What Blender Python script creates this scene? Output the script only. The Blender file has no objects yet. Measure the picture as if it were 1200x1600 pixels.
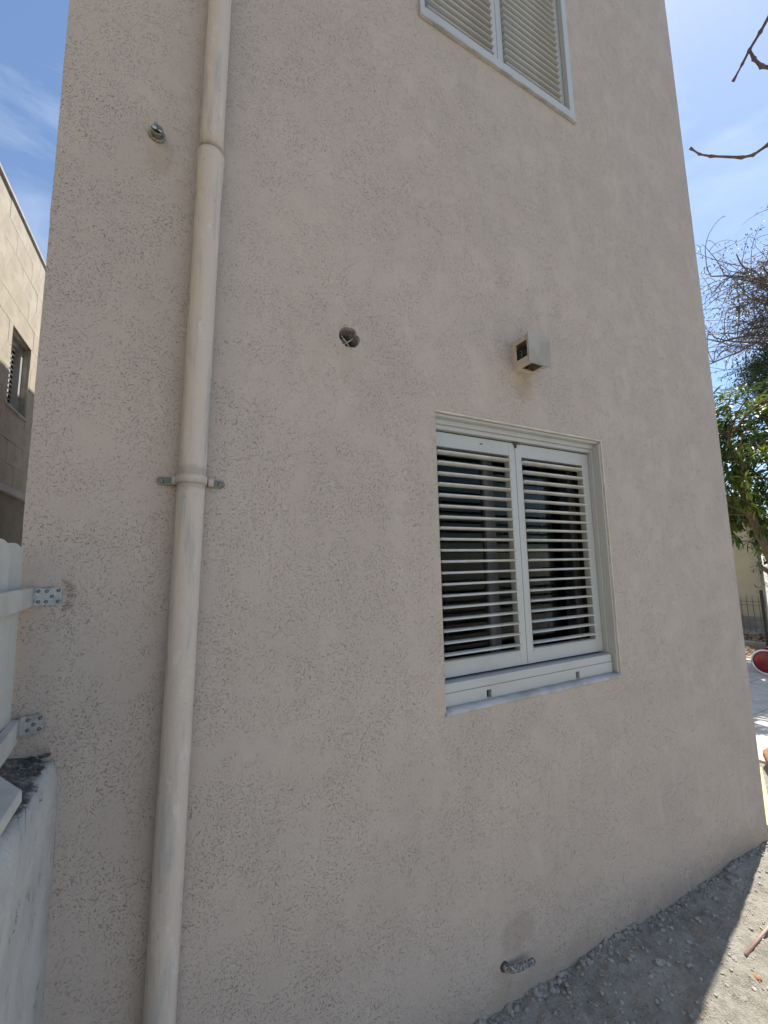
import bpy, bmesh, math, random
from mathutils import Vector, Matrix, noise
random.seed(7)
R = math.radians
S = bpy.context.scene
COL = S.collection

# ------------------------------------------------------------------ camera, sky, sun, exposure
# the camera stands at the origin, 1.7 m above the yard; the house wall is the plane y = 1.4
cr = Vector((0.88564513, -0.46392199, -0.02022616))
cu = Vector((-0.04013837, -0.11987412, 0.99197737))
cf = Vector((0.46262471, 0.87772808, 0.124787))
cam = bpy.data.cameras.new('camera')
cam.sensor_fit = 'HORIZONTAL'; cam.sensor_width = 36; cam.lens = 652.7 / 1200 * 36
cam.clip_start = 0.02; cam.clip_end = 2000
co = bpy.data.objects.new('camera', cam); COL.objects.link(co)
co.matrix_world = Matrix(((cr.x, cu.x, -cf.x, 0), (cr.y, cu.y, -cf.y, 0), (cr.z, cu.z, -cf.z, 0), (0, 0, 0, 1)))
S.camera = co

SUN_EL, SUN_AZ = R(60), Vector((0.974, 0.225, 0)).normalized()
sun_dir = Vector((SUN_AZ.x * math.cos(SUN_EL), SUN_AZ.y * math.cos(SUN_EL), math.sin(SUN_EL)))
W = bpy.data.worlds.new('World'); S.world = W; W.use_nodes = True
nt = W.node_tree; nt.nodes.clear()
wo = nt.nodes.new('ShaderNodeOutputWorld'); bg = nt.nodes.new('ShaderNodeBackground')
sky = nt.nodes.new('ShaderNodeTexSky'); sky.sky_type = 'NISHITA'; sky.sun_disc = False
sky.sun_elevation = SUN_EL; sky.sun_rotation = math.atan2(SUN_AZ.x, SUN_AZ.y)
sky.air_density = 1.0; sky.dust_density = 0.25; sky.ozone_density = 2.2
tc = nt.nodes.new('ShaderNodeTexCoord'); mp = nt.nodes.new('ShaderNodeMapping')
mp.inputs['Scale'].default_value = (1.2, 1.2, 3.4); mp.inputs['Rotation'].default_value = (0.3, 0.35, 0.4)
cn = nt.nodes.new('ShaderNodeTexNoise'); cn.inputs['Scale'].default_value = 2.3; cn.inputs['Detail'].default_value = 7
cn.inputs['Roughness'].default_value = 0.6; cn.inputs['Distortion'].default_value = 0.6
rp = nt.nodes.new('ShaderNodeValToRGB')
rp.color_ramp.elements[0].position = 0.46; rp.color_ramp.elements[0].color = (0, 0, 0, 1)
rp.color_ramp.elements[1].position = 0.86; rp.color_ramp.elements[1].color = (0.7, 0.7, 0.7, 1)
mx = nt.nodes.new('ShaderNodeMix'); mx.data_type = 'RGBA'
mx.inputs[7].default_value = (4.2, 4.9, 6.0, 1)
nt.links.new(tc.outputs['Generated'], mp.inputs[0]); nt.links.new(mp.outputs[0], cn.inputs['Vector'])
nt.links.new(cn.outputs[0], rp.inputs[0]); nt.links.new(rp.outputs[0], mx.inputs[0])
nt.links.new(sky.outputs[0], mx.inputs[6]); nt.links.new(mx.outputs[2], bg.inputs[0])
bg.inputs[1].default_value = 0.11; nt.links.new(bg.outputs[0], wo.inputs[0])
sl = bpy.data.lights.new('sun', 'SUN'); sl.energy = 4.9; sl.angle = R(0.53); sl.color = (1.0, 0.95, 0.86)
so = bpy.data.objects.new('sun', sl); COL.objects.link(so)
so.rotation_euler = (-sun_dir).to_track_quat('-Z', 'Y').to_euler(); so.location = sun_dir * 30
S.view_settings.view_transform = 'Standard'; S.view_settings.look = 'None'
S.view_settings.gamma = 1; S.view_settings.use_curve_mapping = False
S.view_settings.exposure = 0.82

# ------------------------------------------------------------------ material helpers
class NT:
    def __init__(s, name):
        s.m = bpy.data.materials.new(name); s.m.use_nodes = True
        s.t = s.m.node_tree; s.n = s.t.nodes; s.b = s.n['Principled BSDF']
        s.tc = s.n.new('ShaderNodeTexCoord').outputs['Object']
    def L(s, a, b): s.t.links.new(a, b)
    def inp(s, sock, v):
        if hasattr(v, 'is_linked') or hasattr(v, 'links'): s.L(v, sock)
        else: sock.default_value = v
    def map(s, scale=(1, 1, 1), rot=(0, 0, 0), src=None):
        n = s.n.new('ShaderNodeMapping'); n.inputs['Scale'].default_value = scale; n.inputs['Rotation'].default_value = rot
        s.L(src or s.tc, n.inputs[0]); return n.outputs[0]
    def noise(s, scale, detail=3, rough=.55, dist=0, src=None):
        n = s.n.new('ShaderNodeTexNoise'); n.inputs['Scale'].default_value = scale; n.inputs['Detail'].default_value = detail
        n.inputs['Roughness'].default_value = rough; n.inputs['Distortion'].default_value = dist
        s.L(src or s.tc, n.inputs['Vector']); return n.outputs[0]
    def vor(s, scale, src=None, feature='F1', rnd=1):
        n = s.n.new('ShaderNodeTexVoronoi'); n.feature = feature; n.inputs['Scale'].default_value = scale
        n.inputs['Randomness'].default_value = rnd
        s.L(src or s.tc, n.inputs['Vector']); return n.outputs[0]
    def math(s, op, a, b=0.0, c=None, clamp=False):
        n = s.n.new('ShaderNodeMath'); n.operation = op; n.use_clamp = clamp
        s.inp(n.inputs[0], a); s.inp(n.inputs[1], b)
        if c is not None: s.inp(n.inputs[2], c)
        return n.outputs[0]
    def step(s, v, lo, hi, a=0.0, b=1.0):
        n = s.n.new('ShaderNodeMapRange'); n.interpolation_type = 'SMOOTHSTEP'
        s.inp(n.inputs[0], v); n.inputs[1].default_value = lo; n.inputs[2].default_value = hi
        n.inputs[3].default_value = a; n.inputs[4].default_value = b; return n.outputs[0]
    def mix(s, f, a, b):
        n = s.n.new('ShaderNodeMix'); n.data_type = 'RGBA'
        s.inp(n.inputs[0], f)
        for i, v in ((6, a), (7, b)):
            if isinstance(v, tuple): v = (*v, 1) if len(v) == 3 else v
            s.inp(n.inputs[i], v)
        return n.outputs[2]
    def sep(s, src=None):
        n = s.n.new('ShaderNodeSeparateXYZ'); s.L(src or s.tc, n.inputs[0]); return n.outputs
    def rnd(s):
        return s.n.new('ShaderNodeObjectInfo').outputs['Random']
    def bump(s, h, dist=.002, strength=1.0):
        n = s.n.new('ShaderNodeBump'); n.inputs['Strength'].default_value = strength; n.inputs['Distance'].default_value = dist
        s.inp(n.inputs['Height'], h); s.L(n.outputs[0], s.b.inputs['Normal'])
    def out(s, col=None, rough=.8, metal=0.0, spec=.3):
        if col is not None:
            if isinstance(col, tuple): col = (*col, 1)
            s.inp(s.b.inputs['Base Color'], col)
        s.inp(s.b.inputs['Roughness'], rough); s.b.inputs['Metallic'].default_value = metal
        s.b.inputs['Specular IOR Level'].default_value = spec
        return s.m

def stucco():
    s = NT('scratched_stucco')
    # worm shaped grooves: thin level lines of a warped noise, cut up and gathered in patches
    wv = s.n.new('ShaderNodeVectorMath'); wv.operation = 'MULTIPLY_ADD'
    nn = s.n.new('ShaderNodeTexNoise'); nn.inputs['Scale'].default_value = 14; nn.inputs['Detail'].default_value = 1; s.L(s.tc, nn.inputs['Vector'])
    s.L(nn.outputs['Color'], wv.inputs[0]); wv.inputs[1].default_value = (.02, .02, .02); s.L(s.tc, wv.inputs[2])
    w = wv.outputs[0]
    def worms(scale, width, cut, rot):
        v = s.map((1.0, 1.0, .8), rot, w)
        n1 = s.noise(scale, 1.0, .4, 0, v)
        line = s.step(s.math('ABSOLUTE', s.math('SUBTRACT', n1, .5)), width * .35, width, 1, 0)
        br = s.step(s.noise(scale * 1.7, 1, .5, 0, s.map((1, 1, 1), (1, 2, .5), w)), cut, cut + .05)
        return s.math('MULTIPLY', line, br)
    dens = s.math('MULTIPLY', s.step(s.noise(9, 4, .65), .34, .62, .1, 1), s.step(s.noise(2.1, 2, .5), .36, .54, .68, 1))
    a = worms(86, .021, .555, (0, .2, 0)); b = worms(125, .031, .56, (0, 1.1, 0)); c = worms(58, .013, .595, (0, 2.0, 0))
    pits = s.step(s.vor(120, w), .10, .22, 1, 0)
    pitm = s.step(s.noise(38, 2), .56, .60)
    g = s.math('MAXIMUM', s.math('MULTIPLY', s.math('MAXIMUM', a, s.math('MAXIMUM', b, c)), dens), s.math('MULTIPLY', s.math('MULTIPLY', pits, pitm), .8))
    fine = s.noise(420, 3, .6); mid = s.noise(26, 3, .5); big = s.noise(2.3, 3, .5)
    h = s.math('ADD', s.math('MULTIPLY', fine, .22), s.math('MULTIPLY', mid, .9))
    h = s.math('SUBTRACT', h, s.math('MULTIPLY', g, 1.1))
    s.bump(h, .0024, 1.0)
    col = s.mix(s.step(big, .3, .7), (.475, .408, .352), (.445, .383, .332))
    col = s.mix(s.math('MULTIPLY', s.step(s.noise(90, 3, .6), .35, .7), .12), col, (.45, .385, .33))
    col = s.mix(s.math('MULTIPLY', s.step(s.noise(5, 5, .6, .8, s.map((1.4, 1, .7))), .50, .66), .30), col, (.53, .46, .395))
    col = s.mix(s.math('MULTIPLY', s.step(s.noise(3.2, 5, .65, .2, s.map((5, 1, .28))), .56, .74), .22), col, (.37, .315, .265))
    # groove shade painted in as darker colour, splashed soil near the ground, stains under the vent and the pipe end
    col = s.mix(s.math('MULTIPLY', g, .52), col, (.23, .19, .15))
    x, y, z = s.sep()
    splash = s.math('MULTIPLY', s.step(s.math('ADD', z, s.math('MULTIPLY', s.noise(9, 3, .6), .32)), -1.54, -1.34, 1, 0), .6)
    col = s.mix(splash, col, (.32, .27, .215))
    mud = s.math('MULTIPLY', s.step(s.noise(34, 4, .65), .60, .66), s.step(s.math('ADD', z, s.math('MULTIPLY', s.noise(4, 3, .6), .5)), -1.45, -1.05, 1, 0))
    col = s.mix(s.math('MULTIPLY', mud, .5), col, (.25, .21, .165))
    def blot(cx, cz, rx, rz, k, c):
        dx = s.math('DIVIDE', s.math('SUBTRACT', x, cx), rx); dz = s.math('DIVIDE', s.math('SUBTRACT', z, cz), rz)
        d = s.math('ADD', s.math('MULTIPLY', dx, dx), s.math('MULTIPLY', dz, dz))
        d = s.math('ADD', d, s.math('MULTIPLY', s.math('SUBTRACT', s.noise(22, 3, .6), .5), 1.3))
        return s.mix(s.math('MULTIPLY', s.step(d, .15, 1.1, 1, 0), k), col, c)
    col = blot(1.30, -1.45, .11, .08, .35, (.27, .22, .17))
    col = blot(1.52, .85, .08, .09, .55, (.36, .28, .19))
    col = blot(-.06, 1.34, .05, .09, .4, (.36, .29, .21))
    col = blot(.59, .78, .03, .10, .22, (.40, .33, .22))
    return s.out(col, .92, 0, .15)

def simple(name, c1, c2, scale=8, rough=.6, bump=.0, bscale=60, metal=0, spec=.4, detail=4, rnd=0.0, dist=0.0):
    s = NT(name); f = s.step(s.noise(scale, detail, .6, dist), .35, .65)
    col = s.mix(f, c1, c2)
    if rnd:
        col = s.mix(s.math('MULTIPLY', s.rnd(), rnd), col, tuple(v * .62 for v in c1))
    if bump: s.bump(s.noise(bscale, 4, .6), bump)
    return s.out(col, rough, metal, spec)

M = {}
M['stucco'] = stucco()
def pipe_mat():
    s = NT('painted_pipe')
    f = s.step(s.noise(7, 5, .7, .3, s.map((2.6, 2.6, .3))), .48, .66)
    col = s.mix(f, (.53, .455, .385), (.39, .37, .34))
    sp = s.step(s.noise(46, 3, .6), .66, .72)
    col = s.mix(s.math('MULTIPLY', sp, .6), col, (.30, .29, .28))
    gr = s.step(s.noise(24, 5, .7, .2, s.map((1, 1, .3))), .58, .66)
    col = s.mix(s.math('MULTIPLY', gr, .35), col, (.66, .63, .58))
    zz = s.sep()[2]
    for zj in (.245, .285, 1.375):
        jt = s.step(s.math('ABSOLUTE', s.math('SUBTRACT', s.math('ADD', zz, s.math('MULTIPLY', s.noise(40, 3, .6), .03)), zj + .015)), .004, .022, 1, 0)
        col = s.mix(s.math('MULTIPLY', jt, .4), col, (.22, .20, .175))
    s.bump(s.math('ADD', s.noise(150, 4, .65), s.math('MULTIPLY', s.noise(30, 3, .6), 1.2)), .0018)
    return s.out(col, .75, 0, .25)
M['pipe'] = pipe_mat()
def alu():
    s = NT('white_coated_aluminium')
    d = s.step(s.noise(5, 5, .65), .45, .75)
    col = s.mix(s.math('MULTIPLY', d, .35), (.44, .445, .43), (.35, .35, .33))
    col = s.mix(s.math('MULTIPLY', s.step(s.noise(140, 3, .7, 0, s.map((.25, 1, 1))), .62, .72), .25), col, (.42, .40, .35))
    s.bump(s.noise(90, 3), .0003)
    return s.out(col, .42, 0, .45)
M['alu'] = alu()
M['blade'] = simple('cream_white_blade', (.66, .655, .61), (.56, .55, .50), 9, .5, .0003, 90)
M['sill'] = simple('dusty_white_sill', (.46, .46, .45), (.32, .32, .30), 11, .7, .0012, 60)
M['paint_cream'] = simple('cream_painted_render', (.60, .56, .45), (.50, .46, .38), 14, .75, .0015, 60)
M['grime'] = simple('dark_grime', (.05, .048, .042), (.10, .095, .08), 40, .9, .001, 120)
M['dark'] = simple('dark_void', (.01, .01, .01), (.02, .02, .018), 10, .9)
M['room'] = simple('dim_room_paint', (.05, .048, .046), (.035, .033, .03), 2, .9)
M['rubber'] = simple('black_gasket', (.015, .015, .016), (.03, .03, .03), 30, .6)  # seals, also the painted shade of the jamb gaps
def galv():
    s = NT('galvanised_steel')
    v = s.vor(160); n = s.noise(60, 4, .6)
    col = s.mix(s.step(n, .35, .7), (.46, .49, .50), (.28, .30, .31))
    col = s.mix(s.math('MULTIPLY', v, .5), col, (.58, .60, .60))
    s.bump(n, .0004)
    return s.out(col, s.step(n, .3, .7, .32, .6), .8, .5)
M['galv'] = galv()
M['corroded'] = simple('corroded_flaking_pipe', (.50, .49, .45), (.09, .085, .07), 70, .7, .004, 140, .25)
M['ear'] = simple('weathered_zinc', (.14, .15, .12), (.22, .23, .19), 90, .6, .0005, 200, .35)
M['screw'] = simple('screw_steel', (.42, .42, .40), (.18, .17, .15), 300, .4, 0, 60, .85)
def wood_white():
    s = NT('white_painted_wood')
    gv = s.map((60, 60, 2.2)); n = s.noise(1, 4, .6, .2, gv)
    d = s.noise(6, 5, .6)
    col = s.mix(s.step(d, .4, .75), (.54, .53, .48), (.44, .42, .37))
    col = s.mix(s.math('MULTIPLY', s.step(n, .62, .72), .4), col, (.36, .31, .24))
    s.bump(s.math('ADD', n, s.math('MULTIPLY', s.noise(200, 2), .3)), .0012)
    return s.out(col, .6, 0, .35)
M['wood_white'] = wood_white()
def lowwall():
    s = NT('whitewashed_concrete')
    col = s.mix(s.step(s.noise(5, 5, .65, .4), .38, .68), (.54, .52, .475), (.44, .425, .395))
    patch = s.step(s.noise(11, 5, .6, .6), .60, .66)
    col = s.mix(s.math('MULTIPLY', patch, .5), col, (.40, .38, .35))
    cr = s.step(s.math('ABSOLUTE', s.math('SUBTRACT', s.noise(6, 4, .7, .8, s.map((1, 1, .8))), .5)), .002, .008, 1, 0)
    cr = s.math('MULTIPLY', cr, s.step(s.noise(5, 2), .54, .62))
    col = s.mix(s.math('MULTIPLY', cr, .6), col, (.22, .20, .17))
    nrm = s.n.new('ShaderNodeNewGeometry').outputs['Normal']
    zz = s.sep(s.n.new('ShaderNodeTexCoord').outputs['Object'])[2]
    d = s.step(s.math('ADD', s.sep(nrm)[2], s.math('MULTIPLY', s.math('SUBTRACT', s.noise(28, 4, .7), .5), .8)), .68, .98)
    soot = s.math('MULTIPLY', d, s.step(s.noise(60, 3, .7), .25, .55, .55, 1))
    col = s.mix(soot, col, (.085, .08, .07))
    h = s.math('ADD', s.math('MULTIPLY', s.noise(12, 5, .6), 1.6), s.math('MULTIPLY', s.noise(120, 4, .65), .5))
    h = s.math('SUBTRACT', h, s.math('MULTIPLY', cr, .8))
    s.bump(h, .006)
    return s.out(col, .85, 0, .25)
M['lowwall'] = lowwall()
def ground_mat():
    s = NT('dusty_soil')
    a = s.noise(3.5, 6, .65, .3); b = s.noise(40, 5, .7); c = s.noise(160, 3, .7)
    col = s.mix(s.step(a, .35, .68), (.42, .385, .33), (.28, .26, .222))
    col = s.mix(s.math('MULTIPLY', s.step(b, .45, .7), .7), col, (.50, .47, .41))
    col = s.mix(s.math('MULTIPLY', s.step(c, .58, .7), .5), col, (.17, .15, .12))
    v = s.vor(60, s.map((1, 1, 1), (0, 0, .3))); st = s.math('MULTIPLY', s.step(v, .15, .3, 1, 0), s.step(s.noise(17, 2), .5, .6))
    col = s.mix(s.math('MULTIPLY', st, .5), col, (.52, .50, .46))
    h = s.math('ADD', s.math('MULTIPLY', b, 1.0), s.math('MULTIPLY', c, .5)); h = s.math('ADD', h, s.math('MULTIPLY', st, .7))
    s.bump(h, .016)
    return s.out(col, .95, 0, .1)
M['soil'] = ground_mat()
M['stone'] = simple('pale_stone', (.42, .40, .36), (.27, .25, .22), 30, .9, .003, 150, 0, .2, 4)
M['cement'] = simple('crumbly_cement', (.36, .34, .31), (.24, .22, .20), 40, .95, .004, 120, 0, .2, 4)
def clad():
    s = NT('limestone_slab')
    n = s.noise(4.5, 6, .7, .6); m2 = s.noise(30, 4, .7)
    col = s.mix(s.step(n, .35, .7), (.50, .46, .385), (.37, .33, .27))
    col = s.mix(s.math('MULTIPLY', s.rnd(), .55), col, (.40, .345, .27))
    col = s.mix(s.math('MULTIPLY', s.step(m2, .55, .7), .35), col, (.25, .22, .18))
    s.bump(m2, .003)
    return s.out(col, .85, 0, .25)
M['clad'] = clad()
M['mortar'] = simple('grey_mortar', (.27, .25, .21), (.21, .19, .165), 12, .95)
M['render_brown'] = simple('brown_render', (.27, .235, .18), (.22, .19, .145), 3, .9, .002, 60)
M['coping'] = simple('pale_coping', (.50, .48, .45), (.40, .38, .36), 6, .7)
M['reveal'] = simple('grey_reveal_render', (.38, .36, .32), (.30, .28, .25), 8, .85, .001)
M['creamwall'] = simple('cream_yard_wall_paint', (.52, .47, .33), (.44, .40, .28), 1.6, .9, .002, 40)
M['conc'] = simple('grey_concrete', (.30, .28, .26), (.20, .19, .17), 3, .9, .003, 40)
M['paver'] = simple('pale_paving', (.56, .53, .47), (.46, .43, .38), 6, .85, .002, 60, rnd=.25)
M['leaflitter'] = simple('dry_leaf', (.46, .30, .15), (.30, .17, .08), 5, .8, rnd=.6)
M['bark'] = simple('grey_brown_bark', (.16, .115, .08), (.085, .06, .045), 18, .9, .006, 60)
M['twig'] = simple('dark_twig', (.085, .06, .06), (.13, .095, .09), 30, .85, .001, 200)
M['blackmetal'] = simple('black_iron', (.012, .012, .012), (.03, .028, .026), 20, .5)
M['wire'] = simple('thin_grey_wire', (.10, .095, .08), (.16, .15, .12), 20, .6)
M['redpaint'] = simple('red_enamel', (.22, .008, .016), (.14, .006, .012), 6, .25, 0, 60, 0, .6)
M['chrome'] = simple('bright_tin', (.75, .75, .74), (.60, .60, .58), 12, .22, 0, 60, .9)
M['pinkrod'] = simple('pink_plastic', (.50, .33, .28), (.40, .27, .23), 20, .6, .0005)
M['plank'] = simple('pale_yellow_wood', (.62, .53, .27), (.52, .43, .21), 9, .7, .001)
M['brownwood'] = simple('orange_brown_wood', (.34, .17, .07), (.20, .10, .045), 14, .8, .003)
M['curtain'] = simple('grey_curtain', (.16, .16, .165), (.11, .11, .115), 5, .9)
def leaf_mat(name, c1, c2, rough=.4, rnd=.7):
    s = NT(name); n = s.noise(3.0, 3, .6)
    col = s.mix(s.step(n, .35, .65), c1, c2)
    col = s.mix(s.math('MULTIPLY', s.step(s.noise(17, 1), .3, .7), rnd), col, tuple(min(1, v * 1.9) for v in c1))
    s.out(col, rough, 0, .45)
    tr = s.n.new('ShaderNodeBsdfTranslucent'); s.L(col, tr.inputs[0])
    ms = s.n.new('ShaderNodeMixShader'); ms.inputs[0].default_value = .28
    o = s.n['Material Output']
    s.L(s.b.outputs[0], ms.inputs[1]); s.L(tr.outputs[0], ms.inputs[2]); s.L(ms.outputs[0], o.inputs[0])
    return s.m
M['loquat'] = leaf_mat('broad_green_leaf', (.060, .092, .020), (.028, .052, .014))
M['loquat_new'] = leaf_mat('young_yellow_green_leaf', (.15, .19, .035), (.095, .135, .028))  # young leaves, with sunlit brightness put into the colour
M['loquat_dry'] = leaf_mat('dry_brown_leaf', (.24, .11, .035), (.16, .07, .03))
M['darkleaf'] = leaf_mat('small_dark_leaf', (.035, .06, .028), (.02, .038, .018), .5)
M['brownleaf'] = leaf_mat('small_bronze_leaf', (.15, .09, .065), (.075, .07, .04), .5)
def glass():
    m = bpy.data.materials.new('window_glass'); m.use_nodes = True; t = m.node_tree; n = t.nodes; n.clear()
    o = n.new('ShaderNodeOutputMaterial'); mi = n.new('ShaderNodeMixShader'); fr = n.new('ShaderNodeFresnel'); fr.inputs[0].default_value = 1.18
    tr = n.new('ShaderNodeBsdfTransparent'); tr.inputs[0].default_value = (.80, .86, .86, 1)
    gl = n.new('ShaderNodeBsdfGlossy'); gl.inputs['Roughness'].default_value = .02
    t.links.new(fr.outputs[0], mi.inputs[0]); t.links.new(tr.outputs[0], mi.inputs[1]); t.links.new(gl.outputs[0], mi.inputs[2]); t.links.new(mi.outputs[0], o.inputs[0])
    return m
M['glass'] = glass()

# ------------------------------------------------------------------ object helpers
def link(name, me, parent=None, loc=(0, 0, 0), rot=(0, 0, 0), scale=(1, 1, 1)):
    o = bpy.data.objects.new(name, me); COL.objects.link(o)
    o.location = loc; o.rotation_euler = rot; o.scale = scale
    if parent: o.parent = parent
    return o
def mesh(name, bm, mat, smooth=False):
    me = bpy.data.meshes.new(name); bm.normal_update(); bm.to_mesh(me); bm.free()
    for m in (mat if isinstance(mat, (list, tuple)) else [mat]): me.materials.append(m)
    if smooth:
        for p in me.polygons: p.use_smooth = True
    return me
def obj(name, bm, mat, parent=None, smooth=False, **k): return link(name, mesh(name, bm, mat, smooth), parent, **k)
def empty(name, loc=(0, 0, 0), rot=(0, 0, 0)): return link(name, None, None, loc, rot)
def tag(o, label=None, cat=None, group=None, kind=None):
    if label: o['label'] = label
    if cat: o['category'] = cat
    if group: o['group'] = group
    if kind: o['kind'] = kind
    return o
def box(bm, x0, x1, y0, y1, z0, z1, bevel=0.0):
    vs = [bm.verts.new((x, y, z)) for x in (x0, x1) for y in (y0, y1) for z in (z0, z1)]
    F = [(0, 1, 3, 2), (4, 6, 7, 5), (0, 4, 5, 1), (2, 3, 7, 6), (0, 2, 6, 4), (1, 5, 7, 3)]
    fs = [bm.faces.new([vs[i] for i in f]) for f in F]
    if bevel:
        es = list({e for f in fs for e in f.edges})
        bmesh.ops.bevel(bm, geom=es, offset=bevel, segments=2, profile=.6, affect='EDGES')
    return fs
def boxes(*bs, bevel=0.0):
    bm = bmesh.new()
    for b in bs: box(bm, *b, bevel=bevel)
    return bm
def frame_to(d):
    d = d.normalized(); a = Vector((0, 0, 1)) if abs(d.z) < .9 else Vector((1, 0, 0))
    u = d.cross(a).normalized(); return u, d.cross(u).normalized()
def tube(bm, pts, rads, n=8, cap=True):
    pts = [Vector(p) for p in pts]
    if not hasattr(rads, '__len__'): rads = [rads] * len(pts)
    rings = []; u = None
    for i, p in enumerate(pts):
        d = pts[min(i + 1, len(pts) - 1)] - pts[max(i - 1, 0)]
        if d.length < 1e-9: d = Vector((0, 0, 1))
        if u is None: u, v = frame_to(d)
        else:
            dd = d.normalized(); u = (u - dd * u.dot(dd)).normalized(); v = dd.cross(u)
        rings.append([bm.verts.new(p + (u * math.cos(2 * math.pi * k / n) + v * math.sin(2 * math.pi * k / n)) * rads[i]) for k in range(n)])
    for a, b in zip(rings, rings[1:]):
        for k in range(n): bm.faces.new((a[k], a[(k + 1) % n], b[(k + 1) % n], b[k]))
    if cap and n > 2:
        bm.faces.new(rings[0][::-1]); bm.faces.new(rings[-1])
    return rings
def rot_noise(p, s, o=0.0): return noise.noise(Vector((p[0] * s + o, p[1] * s - o, p[2] * s + 2 * o)))
def fbm(p, s, oct=3):
    a, t, f = 1.0, 0.0, s
    for i in range(oct): t += a * noise.noise(Vector(p) * f + Vector((i * 7.1, 0, 0))); a *= .5; f *= 2.1
    return t

# ------------------------------------------------------------------ ground
def spaced(lo, hi, dlo, dhi, step, grow=1.28, mx=60):
    a = []; x = dlo
    while x < dhi: a.append(x); x += step
    a.append(dhi)
    s = step; x = dhi
    while x < hi: s = min(s * grow, mx); x += s; a.append(min(x, hi))
    s = step; x = dlo; pre = []
    while x > lo: s = min(s * grow, mx); x -= s; pre.append(max(x, lo))
    return pre[::-1] + a
def soil_at_wall(x):
    t = [(0.2, -1.70), (1.06, -1.660), (1.3, -1.672), (1.69, -1.683), (1.9, -1.676), (2.37, -1.722), (3.36, -1.722), (6, -1.74)]
    if x < t[0][0]: return t[0][1]
    for (a, b), (c, d) in zip(t, t[1:]):
        if x <= c: return b + (d - b) * (x - a) / (c - a)
    return t[-1][1]
def ground_z(x, y):
    base = -1.735
    w = math.exp(-max(0, 1.4 - y) / .35) if y < 1.45 else max(0, 1 - (y - 1.45) * 2)
    z = base + (soil_at_wall(x) - base) * w
    near = max(0, 1 - max(0, abs(x - 2) - 2.5) / 2) * max(0, 1 - max(0, abs(y - 1) - 1.5) / 2)
    if near > 0:
        z += near * (.018 * fbm((x, y, 0), 4) + .011 * fbm((x, y, 3), 20, 3) + .018 * max(0, fbm((x, y, 9), 9, 2) - .35) * (1 if y < 1.42 else .3))
    return z
gx = spaced(-900, 900, .7, 3.6, .014); gy = spaced(-900, 900, .75, 1.43, .014)
bm = bmesh.new()
g = [[bm.verts.new((x, y, ground_z(x, y))) for y in gy] for x in gx]
for i in range(len(gx) - 1):
    for j in range(len(gy) - 1): bm.faces.new((g[i][j], g[i + 1][j], g[i + 1][j + 1], g[i][j + 1]))
tag(obj('ground', bm, M['soil'], smooth=True), 'dry dusty soil of the yard, shaded along the house wall and sunlit beyond', kind='structure')

# loose stones and clods lying on the soil
def rock(bm, c, r, seed, sub=1, flat=.6):
    m = bmesh.new(); bmesh.ops.create_icosphere(m, subdivisions=sub, radius=1)
    q = Matrix.Rotation(seed * 1.7, 3, 'Z'); rx = .7 + .6 * random.random(); ry = .7 + .6 * random.random()
    mp_ = {}
    for v in m.verts:
        p = v.co * (1 + .38 * rot_noise(v.co, 1.6, seed))
        mp_[v] = bm.verts.new(Vector(c) + q @ Vector((p.x * rx, p.y * ry, p.z * flat)) * r)
    for f in m.faces: bm.faces.new([mp_[v] for v in f.verts])
    m.free()
bm = bmesh.new()
for i in range(2300):
    x = random.uniform(.8, 3.9)
    y = 1.4 - abs(random.gauss(0, .28)) if random.random() < .6 else random.uniform(.3, 1.39)
    r = .0020 + .009 * random.random() ** 4 + (.008 * random.random() if random.random() < .04 else 0)
    rock(bm, (x, min(y, 1.392), ground_z(x, y) + r * .2), r, i * .37, 1)
tag(obj('rubble', bm, M['stone']), 'small loose stones and clods strewn on the dusty soil', 'gravel', kind='stuff')
bm = bmesh.new()
for i in range(900):
    x = .9 + 2.5 * random.random()
    if fbm((x, 0, 0), 5, 2) < -.15 and random.random() < .7: continue
    r = .003 + .013 * random.random() ** 4; y = 1.399 - abs(random.gauss(0, .018))
    rock(bm, (x, y, ground_z(x, y) + r * .1), r, i * .51, 1, .7)
tag(obj('mortar_crumbs', bm, M['cement'], smooth=False), 'grey mortar crumbs piled along the foot of the wall', 'rubble', kind='stuff')
bm = bmesh.new()
for k in range(170):
    x = random.uniform(.9, 3.8); y = random.uniform(.35, 1.38); a = random.uniform(0, 6.28); q = random.uniform(.004, .013)
    c = Vector((x, y, ground_z(x, y) + .004)); u = Vector((math.cos(a), math.sin(a), random.uniform(-.3, .3))) * q; v = Vector((-math.sin(a), math.cos(a), random.uniform(-.4, .4))) * q * random.uniform(.15, .5)
    bm.faces.new([bm.verts.new(p) for p in (c - u, c + v - u * .2, c + u, c - v + u * .1)])
tag(obj('dry_litter', bm, M['leaflitter']), 'scraps of dry leaf and straw scattered on the soil', 'litter', kind='stuff')
for (x, y, r, lab, mt) in ((1.93, 1.24, .020, 'pale flat stone in the shade midway along the foot of the wall', 'stone'),
                       (1.42, 1.20, .015, 'small pale grey stone in the shade right of the pipe stub', 'stone'),
                       (2.78, 1.345, .024, 'grey stone wedged near the right corner of the house wall', 'cement'),
                       (2.24, 1.03, .014, 'dark pebble on the sunlit soil below the pink rod', 'brownwood')):
    bm = bmesh.new(); rock(bm, (0, 0, 0), r, x * 9, 3, .5)
    tag(obj('stone', bm, M[mt], smooth=True, loc=(x, y, ground_z(x, y) + r * .15)), lab, 'stone', 'single stones on the soil by the wall')
bm = bmesh.new(); tube(bm, [(0, 0, 0), (.32, .012, .012), (.75, .02, .0)], [.0058, .0058, .0055], 12)
tag(obj('plastic_rod', bm, M['pinkrod'], smooth=True, loc=(2.33, 1.105, ground_z(2.33, 1.105) + .007)), 'thin pinkish rod lying on the sunlit soil', 'rod')

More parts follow.
